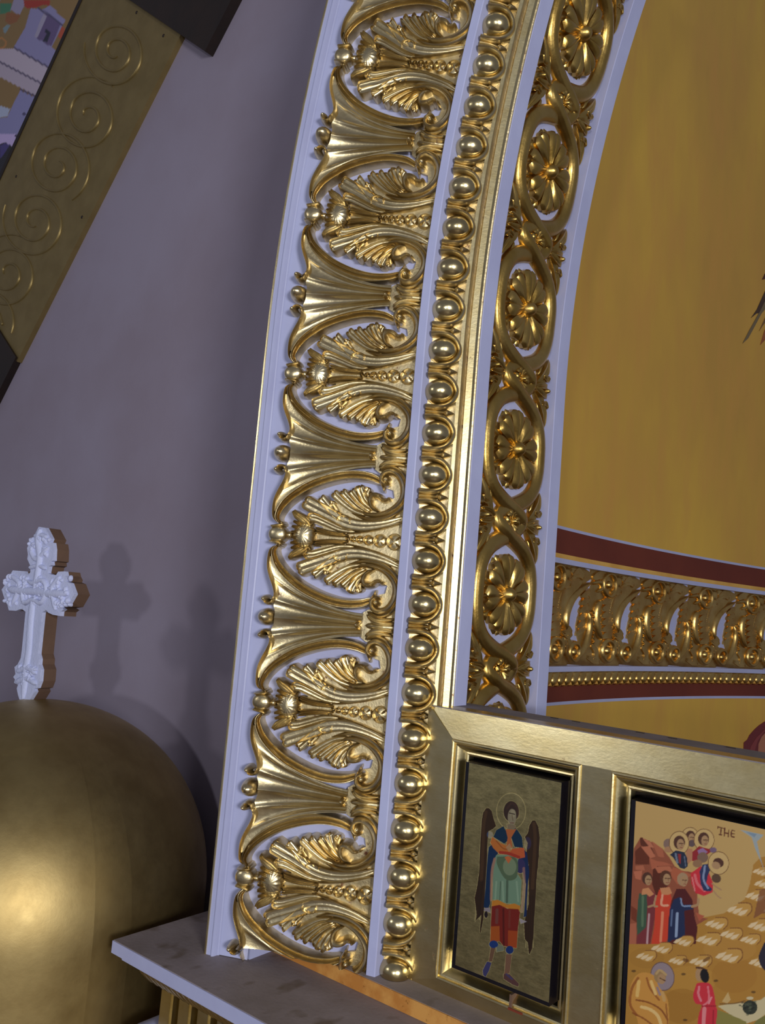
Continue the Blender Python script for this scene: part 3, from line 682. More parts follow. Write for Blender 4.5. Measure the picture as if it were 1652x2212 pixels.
cv.poly([(560, 1130), (625, 1260), (565, 1350), (540, 1500), (525, 1900), (500, 1965), (440, 1950), (460, 1700), (480, 1400), (500, 1180)], c_(18, 48, 84))
cv.poly([(940, 1180), (990, 1250), (1010, 1400), (1020, 1500), (1000, 1700), (985, 2060), (945, 2080), (960, 1900), (975, 1650), (940, 1500), (860, 1400)], c_(24, 46, 88))
cv.ell(905, 1420, 65, 95, c_(58, 52, 96))
cv.poly([(450, 1955), (520, 1950), (530, 2020), (440, 1990)], c_(150, 140, 145)); cv.ell(470, 2040, 26, 45, c_(38, 26, 30)); cv.poly([(890, 2080), (990, 2130), (910, 2160)], c_(165, 155, 160))
cv.poly([(600, 1280), (740, 1275), (880, 1320), (870, 1400), (860, 1500), (925, 1600), (910, 1900), (885, 1950), (820, 1910), (690, 1890), (640, 1860), (545, 1850), (555, 1650), (540, 1500), (545, 1400)], c_(122, 152, 124))
for x0_, x1_ in ((600, 585), (680, 690), (860, 880)): cv.line([(x0_, 1620), (x1_, 1870)], 22, c_(150, 176, 146), .8)
cv.line([(740, 1610), (735, 1880)], 30, c_(74, 92, 72), .8); cv.line([(655, 1620), (645, 1850)], 14, c_(84, 104, 82), .8)
cv.poly([(610, 1300), (850, 1320), (868, 1540), (790, 1605), (700, 1570), (610, 1400)], c_(92, 112, 82), smooth=True)
cv.ell(770, 1430, 85, 110, c_(134, 150, 116), .8)
cv.line([(580, 1330), (545, 1500), (535, 1850)], 34, c_(170, 122, 102), .85); cv.line([(950, 1450), (955, 1700), (925, 2000)], 34, c_(150, 110, 104), .85)
cv.poly([(690, 910), (600, 960), (560, 1050), (700, 1140), (790, 1060), (830, 1180), (945, 1190), (930, 1050), (880, 970), (840, 930), (780, 1060), (720, 960)], c_(16, 50, 76))
cv.poly([(718, 950), (856, 950), (790, 1060), (810, 1190), (720, 1190), (745, 1060)], c_(190, 104, 54))
cv.poly([(548, 1045), (660, 1130), (760, 1165), (810, 1250), (640, 1270), (560, 1190), (522, 1120)], c_(200, 116, 50))
cv.poly([(800, 1200), (900, 1185), (955, 1190), (967, 1310), (890, 1325), (760, 1285)], c_(204, 96, 52))
cv.line([(600, 1100), (680, 1190), (740, 1210)], 14, c_(150, 80, 36), .8)
cv.line([(650, 1248), (760, 1262), (885, 1308)], 40, c_(176, 58, 38)); cv.poly([(720, 1180), (770, 1130), (805, 1200), (760, 1240)], c_(184, 146, 104), .8)
cv.poly([(705, 1310), (750, 1290), (800, 1320), (755, 1390)], c_(206, 112, 62))
cv.ell(790, 725, 100, 135, c_(60, 42, 34)); cv.ell(800, 800, 54, 108, c_(150, 138, 110)); cv.ell(815, 750, 35, 50, c_(172, 160, 128), .6)
cv.line([(765, 745), (835, 762)], 12, c_(60, 46, 36)); cv.line([(800, 770), (812, 840)], 10, c_(120, 100, 74)); cv.line([(782, 870), (825, 872)], 9, c_(120, 66, 50))
cv.poly([(735, 880), (850, 900), (830, 960), (740, 950)], c_(138, 120, 92)); cv.line([(735, 690), (800, 620), (870, 690), (880, 800)], 26, c_(74, 50, 40), .8)
cv.poly([(545, 1862), (620, 1850), (740, 1912), (830, 1898), (905, 1928), (900, 1992), (760, 1965), (640, 1930), (540, 1942)], c_(206, 132, 42))
cv.poly([(540, 1935), (640, 1915), (740, 1962), (880, 1970), (905, 2010), (880, 2200), (862, 2470), (750, 2450), (690, 2440), (640, 2380), (520, 2400), (530, 2150)], c_(128, 36, 26))
cv.poly([(530, 2190), (640, 2185), (645, 2375), (520, 2400)], c_(176, 86, 30)); cv.poly([(750, 2240), (872, 2250), (860, 2470), (748, 2450)], c_(172, 72, 28))
cv.line([(690, 1970), (695, 2430)], 24, c_(80, 22, 18), .8); cv.line([(610, 1980), (605, 2140)], 40, c_(120, 74, 66), .7); cv.line([(770, 1990), (765, 2200)], 26, c_(130, 60, 48), .7)
cv.poly([(600, 2400), (690, 2440), (700, 2500), (600, 2520)], c_(120, 124, 104))
cv.poly([(530, 2450), (592, 2460), (548, 2640), (500, 2640)], c_(116, 84, 62)); cv.poly([(480, 2635), (542, 2650), (507, 2760), (462, 2840), (430, 2810), (424, 2750)], c_(64, 62, 108))
cv.poly([(722, 2540), (802, 2545), (772, 2790), (700, 2800)], c_(128, 92, 70)); cv.poly([(690, 2795), (770, 2795), (892, 2920), (880, 2962), (800, 2930), (690, 2860)], c_(96, 62, 58)); cv.line([(730, 2800), (800, 2860)], 26, c_(70, 66, 110), .8)
cv.ell(565, 2418, 58, 48, c_(26, 58, 122)); cv.ell(770, 2490, 52, 52, c_(26, 52, 112))
icon_board('angel_icon', IC1, 'narrow gold-ground icon of a standing winged angel in red skirt', 'angel', cv)

PK = 0.80
# --- the many-figured icon (units of the crop at 1340,1720, 5.295 per photo pixel)
cv = Canvas(IC2[0], IC2[1], IC2[2], IC2[3], YI-.0008, .00145, (1340, 1720), 5.295, c_(196, 160, 98), 0.0)
och = c_(178, 128, 52)
cv.poly([(60, 1690), (600, 1690), (860, 1560), (880, 1400), (1180, 1340), (1420, 1180), (1480, 1000), (1520, 780), (1600, 700), (1900, 640), (2300, 760), (2700, 1050), (3600, 1300), (3600, 3900), (0, 3900)], och, smooth=False)
for x, y, rx, ry, c in ((800, 2100, 300, 160, (190, 140, 60)), (1300, 2050, 260, 200, (170, 118, 46)), (700, 2400, 240, 200, (160, 110, 40)), (1250, 1750, 300, 150, (186, 136, 62)), (300, 1850, 200, 120, (168, 120, 48))): cv.ell(x, y, rx, ry, c_(*c), .6)
# red rocks at the left
for pts, c in (([(150, 600), (230, 470), (330, 510), (480, 600), (560, 700), (620, 800), (700, 850), (880, 880), (880, 1180), (900, 1380), (1000, 1400), (860, 1480), (600, 1690), (60, 1690)], (150, 82, 56)),
               ([(165, 630), (230, 570), (330, 690), (330, 780), (170, 780)], (104, 48, 28)), ([(220, 480), (250, 470), (340, 560), (385, 650), (380, 680), (300, 600), (230, 560)], (96, 46, 28)),
               ([(235, 580), (330, 570), (400, 690), (340, 710)], (190, 112, 80)), ([(355, 510), (480, 600), (500, 700), (430, 690)], (176, 100, 70)), ([(250, 480), (340, 520), (385, 590), (330, 580)], (190, 116, 84)),
               ([(330, 710), (420, 740), (520, 760), (590, 790), (430, 800), (360, 840)], (178, 98, 68)), ([(370, 840), (420, 800), (520, 860), (560, 1000), (420, 1180), (360, 1000)], (92, 40, 24)),
               ([(390, 810), (560, 800), (600, 860), (430, 880)], (186, 108, 76)), ([(170, 800), (260, 790), (280, 850), (170, 840)], (180, 104, 74)), ([(150, 860), (250, 850), (230, 960), (170, 940)], (190, 110, 80)),
               ([(600, 810), (700, 850), (820, 900), (650, 1010), (570, 900)], (178, 96, 64)), ([(120, 1250), (190, 1300), (190, 1450), (120, 1400)], (120, 56, 34)), ([(110, 1460), (180, 1450), (180, 1690), (100, 1690)], (176, 100, 72)), ([(860, 1330), (960, 1370), (900, 1430)], (180, 92, 64))):
    cv.poly(pts, c_(*c))
skin = c_(176, 138, 98); hair = c_(84, 50, 36); ln = c_(110, 70, 40)
def head(x, y, r, hr=None, halo=None):
    if halo: cv.ell(x+halo[0], y+halo[1], halo[2], halo[3], c_(206, 172, 112)); cv.ell(x+halo[0], y+halo[1], halo[2], halo[3], ln, ring=7)
    cv.ell(x, y-r*.18, r*1.02, r*1.22, hr or hair); cv.ell(x+r*.22, y+r*.18, r*.66, r*1.0, skin)
    cv.line([(x-r*.05, y-r*.02), (x+r*.75, y+r*.03)], r*.16, c_(86, 54, 36)); cv.line([(x+r*.4, y+r*.05), (x+r*.52, y+r*.45)], r*.12, c_(140, 98, 64)); cv.line([(x+r*.15, y+r*.72), (x+r*.6, y+r*.74)], r*.12, c_(140, 70, 52))
cv.ell(545, 545, 55, 60, c_(136, 110, 96)); cv.ell(545, 610, 45, 35, c_(176, 130, 92))
# group of haloed angels above
head(800, 470, 55, halo=(-5, -20, 92, 92)); cv.poly([(740, 600), (820, 600), (830, 720), (770, 780)], c_(184, 128, 92)); cv.ell(815, 540, 40, 40, c_(100, 80, 80))
head(950, 500, 62, halo=(5, 0, 115, 125)); cv.poly([(820, 640), (900, 570), (1000, 600), (1090, 600), (1000, 660), (900, 740), (820, 740)], c_(150, 40, 44)); cv.poly([(880, 620), (940, 590), (1000, 640), (900, 680)], c_(150, 116, 156)); cv.ell(1060, 615, 40, 30, c_(120, 96, 120))
head(672, 540, 64, halo=(-2, -5, 112, 132)); cv.poly([(630, 620), (730, 640), (760, 700), (770, 800), (730, 830), (680, 820), (600, 700), (565, 670)], c_(38, 46, 66)); cv.line([(630, 660), (650, 760)], 24, c_(120, 132, 150), .8); cv.poly([(655, 660), (690, 660), (690, 780), (670, 760)], c_(150, 46, 46)); cv.line([(730, 690), (745, 800)], 12, c_(110, 122, 144), .8)
# bending figure
cv.ell(940, 700, 62, 60, c_(128, 100, 82)); cv.ell(880, 770, 55, 45, c_(150, 112, 80))
cv.poly([(800, 880), (920, 800), (1000, 850), (1060, 1000), (1050, 1100), (950, 1140), (860, 1110), (810, 1000)], c_(206, 48, 58)); cv.line([(850, 900), (880, 1000), (960, 1080)], 30, c_(226, 120, 122), .8); cv.line([(820, 930), (850, 1080)], 16, c_(230, 140, 136), .7)
cv.poly([(940, 780), (1000, 775), (1030, 830), (1000, 900), (980, 1000), (1050, 1060), (1030, 1090), (950, 1080), (915, 1000), (905, 860)], c_(44, 54, 92)); cv.line([(965, 800), (950, 950), (1000, 1050)], 24, c_(146, 160, 190), .8)
cv.ell(1120, 765, 118, 130, c_(206, 172, 112)); cv.ell(1120, 765, 118, 130, ln, ring=7); cv.ell(1120, 760, 62, 52, hair, ang=.4); cv.ell(1092, 792, 50, 42, skin, ang=.5)
cv.ell(1095, 940, 55, 50, c_(96, 70, 50), ang=.5); cv.line([(1050, 1000), (1100, 1040), (1150, 1070)], 18, skin); cv.line([(1060, 1080), (1110, 1140), (1145, 1165)], 16, skin)
# three standing figures
cv.poly([(255, 1060), (320, 1050), (400, 1110), (390, 1400), (340, 1690), (180, 1690), (200, 1400)], c_(124, 50, 54)); cv.poly([(215, 1110), (300, 1120), (305, 1300), (290, 1500), (190, 1590), (185, 1400), (200, 1200)], c_(62, 88, 66)); cv.line([(255, 1150), (250, 1480)], 26, c_(100, 124, 92), .8); cv.line([(325, 1350), (305, 1680)], 22, c_(206, 170, 170), .8)
cv.poly([(250, 1060), (320, 1045), (385, 1120), (330, 1150), (300, 1120), (240, 1130)], c_(206, 140, 92))
head(305, 950, 58); cv.line([(320, 1265), (400, 1240)], 24, skin)
cv.poly([(440, 1070), (560, 1060), (590, 1200), (560, 1450), (570, 1560), (510, 1690), (350, 1690), (390, 1480), (400, 1200)], c_(206, 66, 40)); cv.line([(480, 1130), (470, 1240), (540, 1250)], 26, c_(232, 176, 140), .8); cv.line([(480, 1330), (460, 1660)], 30, c_(232, 150, 110), .8); cv.poly([(450, 1050), (560, 1040), (590, 1110), (540, 1130), (470, 1120)], c_(204, 138, 92)); cv.line([(405, 1140), (385, 1250), (420, 1260)], 22, skin)
head(515, 940, 66, c_(92, 52, 32))
cv.poly([(640, 1060), (740, 1060), (820, 1180), (850, 1400), (880, 1500), (860, 1690), (800, 1690), (590, 1690), (540, 1680), (550, 1400), (580, 1200)], c_(84, 28, 28)); cv.poly([(610, 1180), (680, 1150), (720, 1240), (830, 1240), (830, 1290), (730, 1310), (740, 1640), (600, 1640), (540, 1680), (560, 1300)], c_(34, 44, 78)); cv.line([(690, 1170), (710, 1250), (800, 1255)], 18, c_(140, 160, 192), .8); cv.line([(650, 1340), (635, 1600)], 30, c_(160, 178, 206), .8); cv.line([(590, 1300), (580, 1480)], 16, c_(110, 128, 164), .8)
head(710, 960, 62, c_(170, 138, 104)); cv.line([(820, 1260), (880, 1240), (890, 1180)], 30, skin)
# rock ledges with pale tops
def ledge(x, y, s, n=3, c=(226, 200, 156), d=(120, 70, 36)):
    cv.poly([(x-20*s, y+10*s), (x+120*s, y-70*s), (x+230*s, y-60*s), (x+240*s, y+10*s), (x+150*s, y+70*s)], c_(196, 148, 72), smooth=True)
    for i in range(n):
        ox, oy = x+i*58*s, y+i*18*s; cv.poly([(ox-15*s, oy+12*s), (ox+20*s, oy-25*s), (ox+95*s, oy-42*s), (ox+60*s, oy+5*s), (ox+15*s, oy+25*s)], c_(*c), .95)
    cv.line([(x+110*s, y-72*s), (x+225*s, y-66*s), (x+245*s, y+5*s), (x+200*s, y+60*s)], 12*s, c_(*d), .8)
for x, y, s in ((980, 1460, 1.0), (880, 1640, 1.1), (620, 1660, .9), (360, 1740, .95), (190, 1830, .9), (1100, 1830, 1.2), (1470, 1480, 1.1), (1230, 1300, 1.1), (1440, 1140, 1.0), (1540, 1000, .9), (1520, 860, .8), (560, 1880, .8), (800, 1890, 1.0), (1150, 1580, 1.0), (1380, 1640, .9), (1480, 1900, 1.0), (1650, 1300, 1.2), (1760, 1600, 1.2), (1750, 1000, 1.1)): ledge(x, y, s)
for x, y in ((720, 2035), (740, 2560), (1520, 2240), (1090, 2110), (150, 2000)): cv.ell(x, y, 26, 14, c_(80, 54, 26), .8)
cv.line([(730, 1870), (760, 1880)], 40, c_(92, 52, 30), .7); cv.line([(960, 1880), (1010, 1850)], 36, c_(92, 52, 30), .7)
# seated man
cv.ell(480, 2060, 132, 162, c_(150, 132, 136), ang=-.25); cv.ell(480, 2060, 132, 162, c_(110, 84, 80), ring=9, ang=-.25)
cv.poly([(120, 2150), (170, 2060), (260, 2015), (380, 2050), (440, 2180), (520, 2280), (550, 2400), (550, 2620), (500, 2700), (250, 2700), (180, 2520), (100, 2420), (95, 2280)], c_(206, 146, 66), smooth=True)
for pts, wd, c in (([(200, 2080), (130, 2200), (110, 2380), (180, 2500)], 30, (150, 84, 34)), ([(300, 2080), (340, 2200), (440, 2330)], 22, (150, 84, 36)), ([(180, 2330), (320, 2360), (460, 2440), (540, 2560)], 20, (130, 66, 28)), ([(210, 2120), (190, 2280)], 40, (232, 190, 110)), ([(350, 2120), (400, 2260)], 34, (236, 196, 120)), ([(240, 2410), (340, 2440), (430, 2520), (480, 2680)], 36, (236, 200, 130)), ([(520, 2380), (540, 2600)], 18, (150, 90, 40)), ([(140, 2480), (260, 2540), (370, 2620)], 20, (140, 76, 32))): cv.line(pts, wd, c_(*c), .85)
cv.ell(450, 2060, 68, 78, c_(160, 128, 84)); cv.ell(470, 2090, 45, 58, skin); cv.line([(410, 2030), (450, 1990), (520, 2040)], 26, c_(190, 156, 104)); cv.line([(450, 2080), (510, 2110)], 12, c_(96, 62, 38)); cv.line([(480, 2250), (500, 2330)], 40, c_(204, 160, 96)); cv.line([(420, 2190), (450, 2270)], 26, c_(120, 120, 150), .7)
# woman in red
cv.poly([(870, 2140), (940, 2130), (1030, 2150), (1070, 2260), (1090, 2400), (1110, 2460), (1110, 2640), (900, 2640), (895, 2500), (930, 2390), (860, 2370), (830, 2280)], c_(206, 50, 62), smooth=True)
cv.line([(900, 2180), (890, 2260), (920, 2340)], 26, c_(226, 140, 144), .8); cv.line([(1000, 2180), (1010, 2330), (950, 2390)], 22, c_(228, 130, 136), .8); cv.line([(1040, 2300), (1010, 2370)], 18, c_(232, 160, 160), .8); cv.line([(960, 2430), (950, 2600)], 44, c_(230, 150, 150), .8); cv.line([(1060, 2450), (1060, 2620)], 18, c_(160, 30, 44), .8); cv.line([(930, 2400), (1090, 2400)], 14, c_(150, 26, 40), .8)
cv.ell(900, 2040, 44, 75, skin); cv.line([(870, 1960), (920, 1965), (985, 1990)], 24, c_(96, 60, 36)); cv.ell(962, 2055, 50, 80, c_(26, 22, 24), ang=-.2)
# white ground, bush, green hill, ray, dark cave
cv.poly([(1110, 2400), (1220, 2380), (1420, 2360), (1600, 2330), (1700, 2260), (1800, 2400), (1560, 2560), (1440, 2600), (1260, 2500)], c_(206, 190, 146)); cv.poly([(1110, 2440), (1260, 2500), (1440, 2580), (1440, 2700), (1080, 2700)], c_(140, 130, 66)); cv.poly([(1560, 2560), (1700, 2480), (1900, 2480), (1900, 2700), (1440, 2700)], c_(122, 118, 62))
cv.line([(1140, 2375), (1300, 2370), (1420, 2340)], 14, c_(110, 78, 40), .8); cv.poly([(1160, 2350), (1230, 2240), (1260, 2330), (1220, 2370)], c_(204, 170, 110))
cv.ell(1480, 2415, 85, 82, c_(54, 58, 46))
for i in range(26): cv.ell(1480+rng.normal(0, 45), 2415+rng.normal(0, 42), 16, 10, c_(*[(84, 90, 70), (36, 40, 32)][i % 2]), .7)
cv.ell(1480, 2310, 40, 18, c_(206, 190, 150))
cv.poly([(1640, 1680), (1720, 1640), (1900, 1700), (1900, 2050), (1660, 2000), (1580, 1850)], c_(44, 38, 52), smooth=True)
cv.poly([(1590, 1080), (1700, 1040), (1900, 1100), (1900, 1350), (1620, 1340), (1520, 1400)], c_(128, 76, 50), .8)
cv.poly([(1370, 385), (1640, 440), (1560, 520), (1600, 700), (1660, 900), (1610, 760), (1540, 600), (1500, 470)], c_(150, 168, 176), .85); cv.poly([(1440, 410), (1560, 430), (1530, 470)], c_(118, 140, 160), .8)
for x, y, s_ in ((1900, 1200, 1.3), (2050, 1450, 1.2), (1850, 1800, 1.2), (2300, 1100, 1.3), (2500, 1400, 1.3), (2250, 1750, 1.2), (2700, 1200, 1.2), (2750, 1700, 1.3), (2100, 2250, 1.2), (2500, 2350, 1.2), (2900, 2100, 1.2), (2000, 900, 1.1), (2250, 800, 1.0)): ledge(x, y, s_)
cv.poly([(1880, 1640), (2050, 1600), (2200, 1760), (2180, 1980), (1900, 2050)], c_(44, 38, 52), smooth=True)
# lettering THE
lc = c_(100, 52, 28)
for seg in ([(1118, 352), (1192, 372)], [(1152, 362), (1143, 438)], [(1190, 378), (1186, 455)], [(1238, 388), (1232, 462)], [(1188, 418), (1236, 428)], [(1306, 398), (1275, 388), (1262, 425), (1268, 462), (1300, 468)], [(1264, 426), (1300, 430)], [(1128, 438), (1158, 442)], [(1112, 345), (1112, 368)], [(1192, 365), (1192, 385)]): cv.line(seg, 13, lc, 1, smooth=False)
icon_board('nativity_icon', IC2, 'wide icon of a rocky nativity scene with haloed figures, letters THE at top', 'print', cv)

# ------------------------------------------------------------------ apse frieze
fr = empty('apse_frieze', tuple(apse_pt(0.15, -0.4)), 'gilded acanthus frieze with brown red bands running round the curved gold apse wall', 'frieze')
def on_apse(px, py, d=0.0):
    r = ray(px, py); a = r[0]**2+r[1]**2; b = -2*(r[0]*APC[0]+r[1]*APC[1]); c = APC[0]**2+APC[1]**2-(APC[2]-d)**2
    k = (-b+math.sqrt(max(0, b*b-4*a*c)))/(2*a); p = r*k
    k2 = (-b-math.sqrt(max(0, b*b-4*a*c)))/(2*a)
    return math.asin(max(-1, min(1, (p[1]-APC[1])/(APC[2]-d)))), p[2]
def zz(px, py, d): return on_apse(px, py, d)[1]
def strip(name, z0, z1, d, mat, parent, dep=None):
    """curved band on the apse wall from z0 (low) to z1, standing d proud"""
    mb = MB(); sec = [(z1, -.01), (z1, d), (z0, d), (z0, -.01)]
    mb.grid(np.array([[apse_pt(p, z, q) for z, q in sec] for p in PH])); return mk(name, mb, mat, parent, 30)
strip('upper_white_line', zz(1205, 1141, .004), zz(1205, 1134.5, .004), .004, 'white', fr)
strip('upper_red_band', zz(1203, 1194.5, .003), zz(1205, 1141, .003), .003, 'red', fr)
strip('gilt_line', zz(1201, 1204.5, .012), zz(1202, 1194, .012), .012, 'ochre_line', fr)
strip('upper_fillet', zz(1200, 1214.5, .05), zz(1201, 1203.5, .05), .05, 'white', fr)
strip('frieze_ground', zz(1187, 1441, .012), zz(1200, 1214.0, .012), .012, 'white', fr)
strip('lower_fillet', zz(1187, 1452, .05), zz(1187, 1440, .05), .05, 'white', fr)
strip('rope_ground', zz(1186, 1476, .018), zz(1186, 1451, .018), .018, 'gold_deep', fr)
strip('lower_gilt_strip', zz(1185, 1481.5, .03), zz(1186, 1474.5, .03), .03, 'ochre_line', fr)
strip('lower_red_band', zz(1184, 1518.5, .003), zz(1185, 1481, .003), .003, 'red', fr)
strip('lower_white_line', zz(1183, 1525, .004), zz(1184, 1518, .004), .004, 'white', fr)
# one motif, traced from the crop at (1180,1130), 5.396 crop px per photo px
D0 = .012
def TF(pts):
    out = []
    for x, y in pts:
        ph, z = on_apse(1180+x/5.396, 1130+y/5.396, .03); out.append((ph*(APC[2]-D0), z))
    return np.array(out)
m0 = TF([(230, 1230)])[0]; m1 = TF([(830, 1258)])[0]; FP = m1[0]-m0[0]; KF = FP/600.0
f0 = lambda P: np.stack([P[..., 0]-m0[0], -P[..., 2]-(P[..., 0]-m0[0])**2/(2*APC[2]), P[..., 1]], -1)   # bent to the wall's curve
FR = [([(515, 695), (400, 780), (310, 880), (255, 1000), (230, 1120), (232, 1240)], (10, 22, 26, 24, 14), .060, 'round'),
      ([(440, 640), (330, 705), (240, 830), (180, 1000), (160, 1190)], (30, 55, 62, 50, 20), (.040, .044, .040, .030), 'spoon'),
      ([(490, 1050), (512, 1180), (490, 1330), (430, 1480), (330, 1605)], (12, 22, 24, 20, 10), .056, 'round'),
      ([(640, 895), (605, 980), (595, 1120), (610, 1260), (640, 1360)], (12, 24, 26, 22, 12), .056, 'round'),
      ([(560, 640), (640, 605), (730, 618)], (20, 30, 14), .040, 'leaf'), ([(880, 640), (950, 680), (1020, 690)], (16, 30, 12), .042, 'leaf'), ([(300, 640), (380, 580), (450, 650)], (14, 34, 14), .044, 'leaf'),
      ([(760, 812), (820, 790), (885, 810)], (12, 32, 14), .050, 'leaf'), ([(545, 700), (640, 690), (660, 760), (600, 800)], (12, 20, 10), .040, 'round'),
      ([(210, 1290), (250, 1250), (300, 1290)], (16, 34, 14), .050, 'leaf'), ([(200, 1320), (190, 1420), (210, 1540)], (14, 34, 16), .044, 'leaf'), ([(250, 1330), (270, 1400), (270, 1480)], (12, 26, 12), .044, 'leaf'),
      ([(790, 1300), (850, 1330), (900, 1310)], (14, 30, 12), .050, 'leaf'), ([(820, 1370), (850, 1450), (840, 1560)], (14, 34, 14), .044, 'leaf'), ([(540, 1420), (590, 1510), (560, 1610)], (14, 30, 12), .036, 'leaf'), ([(480, 1560), (560, 1600), (640, 1620)], (12, 24, 12), .036, 'leaf')]
for i in range(6):
    y = 800+i*85; FR.append(([(535-i*8, y-20), (475-i*12, y+30), (425-i*12, y+55+i*6)], (14, 24, 8), (.026, .034, .026), 'leaf'))
for i in range(6):
    y = 905+i*80; FR.append(([(655, y+25), (720, y-5), (790, y-15)], (14, 28, 10), (.040, .044, .034), 'leaf'))
for i in range(8): FR.append(([(545+(i % 2)*10, 1030+i*50), (562, 1055+i*50)], 12, .036, 'round'))
FPLATE = [(560, 700), (505, 850), (450, 950), (405, 1060), (372, 1200), (380, 1290), (400, 1380), (330, 1450), (250, 1500), (262, 1650), (500, 1664), (760, 1668), (870, 1660), (845, 1250), (850, 1120), (880, 1000), (940, 900), (1030, 800), (1130, 735), (1150, 690), (1030, 612), (880, 560), (700, 532), (540, 520)]
mb = MB(); plate(mb, TF(FPLATE), .006, f=f0, sub=.5)
for pts, hw, h, pf in FR: stroke(mb, TF(pts), np.array(hw)*KF*1.1, np.array(h)*.55, pf, f=f0, n=18, m=9)
for x, y, r in ((742, 722, 74), (720, 1490, 66), (330, 1505, 54)):
    c = TF([(x, y)])[0]; a = np.linspace(0, 2*math.pi, 13); stroke(mb, np.stack([c[0]+r*KF*np.cos(a), c[1]+r*KF*.9*np.sin(a)], 1), 17*KF, .028, f=f0, n=30, tip=(1, 1)); dome(mb, c, 26*KF, 26*KF, .028, f=f0, n=5, m=12)
dome(mb, TF([(842, 690)])[0], 48*KF, 44*KF, .030, f=f0, n=6, m=14)
fme = mesh_of('acanthus_scroll', mb.verts(), mb.f, 'gold_frieze', side=mb.side)
for i in range(-1, 13):
    ph = m0[0]/(APC[2]-D0)+i*FP/(APC[2]-D0)
    if ph > .74 or ph < -.05: continue
    o = bpy.data.objects.new('acanthus_scroll', fme); link(o, fr, apse_pt(ph, 0, D0)); o.rotation_euler = (0, 0, math.pi/2-ph)
# rope
RZ = zz(1186, 1463, .03); rp = MB()
st_ = FP/8.0
stroke(rp, [(-.55*st_, -.020), (-.1*st_, -.012), (.15*st_, .010), (.35*st_, .022)], (st_*.40, st_*.56, st_*.56, st_*.40), .030, f=lambda P: np.stack([P[..., 0], -P[..., 2], P[..., 1]], -1), n=10, m=7)
rme = mesh_of('rope_twist', rp.verts(), rp.f, 'gold_frieze')
i = 0
while True:
    ph = -.05+i*st_/APC[2]; i += 1
    if ph > .62: break
    o = bpy.data.objects.new('rope_twist', rme); link(o, fr, apse_pt(ph, RZ, .014)); o.rotation_euler = (0, 0, math.pi/2-ph)
# painted figures on the apse wall: flat print laid on the curved plaster
def mural(name, poly, colour, org, sc, d, mat_rough=.6):
    mb = MB(); P = []
    for x, y in poly:
        ph, z = on_apse(org[0]+x/sc, org[1]+y/sc, d); P.append((ph, z))
    plate(mb, P, 0.0, f=lambda V: apse_pt(V[..., 0], V[..., 1], np.where(V[..., 2] < -.001, -.004, d)), sub=.5)
    return mk(name, mb, paint(name+'_paint', lin(*colour)), apse, False)
og, sc = (1552, 560), 10.05
mural('painted_feather', [(1500, -200), (1300, 120), (1005, 700), (830, 1090), (705, 1275), (820, 1180), (880, 1165), (960, 1000), (1080, 800), (1560, -60)], (72, 52, 40), og, sc, .003)
mural('painted_feather', [(1560, -60), (1080, 800), (990, 940), (900, 1130), (660, 1560), (525, 1825), (640, 1720), (740, 1540), (930, 1180), (1080, 1000), (1640, 60)], (116, 100, 72), og, sc, .0045)
mural('painted_feather', [(1640, 60), (1100, 1100), (1000, 1290), (880, 1560), (960, 1440), (1120, 1240), (1720, 180)], (120, 88, 52), og, sc, .003)
mural('painted_feather', [(1720, 180), (1150, 1260), (990, 1560), (905, 1860), (1000, 1760), (1180, 1600), (1800, 320)], (150, 88, 52), og, sc, .003)
mural('painted_feather', [(1900, -700), (1500, -300), (1000, 320), (945, 440), (1010, 430), (1500, -120), (1820, 320), (2100, 100), (2150, -400)], (80, 44, 34), og, sc, .003)
og, sc = (1552, 1500), 13.82
mural('painted_robe', [(740, 1900), (755, 1440), (860, 1350), (920, 1220), (1080, 1040), (1200, 930), (1380, 810), (1750, 720), (2200, 880), (2500, 1250), (2600, 1900), (2250, 1900), (2150, 1400), (1800, 1120), (1380, 1160), (1280, 1270), (1190, 1480), (1170, 1900)], (112, 44, 46), og, sc, .003)
mural('painted_face', [(1170, 1900), (1190, 1480), (1280, 1270), (1380, 1160), (1800, 1120), (2150, 1400), (2250, 1900)], (176, 116, 88), og, sc, .003)
mural('painted_robe_fold', [(900, 1800), (960, 1560), (1120, 1300), (1380, 1050), (1560, 980), (1560, 1040), (1340, 1130), (1160, 1400), (1040, 1800)], (136, 62, 62), og, sc, .0045)

# ------------------------------------------------------------------ dome and cross
DC = np.array([-2.7068, 1.6, -1.0487]); DR = 0.6124
dm = empty('gilded_dome', (DC[0], DC[1], -3.2), 'plain gold dome on a round drum beside the plaster wall, white cross on top', 'dome')
mb = MB(); az = np.linspace(0, 2*math.pi, 97); rows = [[(DC[0]+DR*math.cos(a), DC[1]+DR*math.sin(a), z) for a in az] for z in (-3.2, -2.2, DC[2])]
for e in np.linspace(0, math.pi/2, 33)[1:]: rows.append([(DC[0]+DR*math.cos(e)*math.cos(a), DC[1]+DR*math.cos(e)*math.sin(a), DC[2]+DR*math.sin(e)) for a in az])
mb.grid(np.array(rows)); mk('dome_shell', mb, 'gold_dome', dm)
def dome_hit(px, py):
    r = ray(px, py); a = r[0]**2+r[1]**2; b = -2*(r[0]*DC[0]+r[1]*DC[1]); c = DC[0]**2+DC[1]**2-DR**2; q = b*b-4*a*c
    k = (-b-math.sqrt(max(q, 0)))/(2*a); p = r*k; return math.atan2(p[1]-DC[1], p[0]-DC[0])
ag = dome_hit(192, 2050); mb = MB(); rows = []; azg = np.linspace(ag, ag-1.9, 40)
prof = [(DR, z, .022) for z in (-3.19, -2.2, -1.6, DC[2])]
for e in np.linspace(0, .98, 18)[1:]: prof.append((DR*math.cos(e), DC[2]+DR*math.sin(e), .022*(1-(e/.98)**2)-.002*(e/.98)))
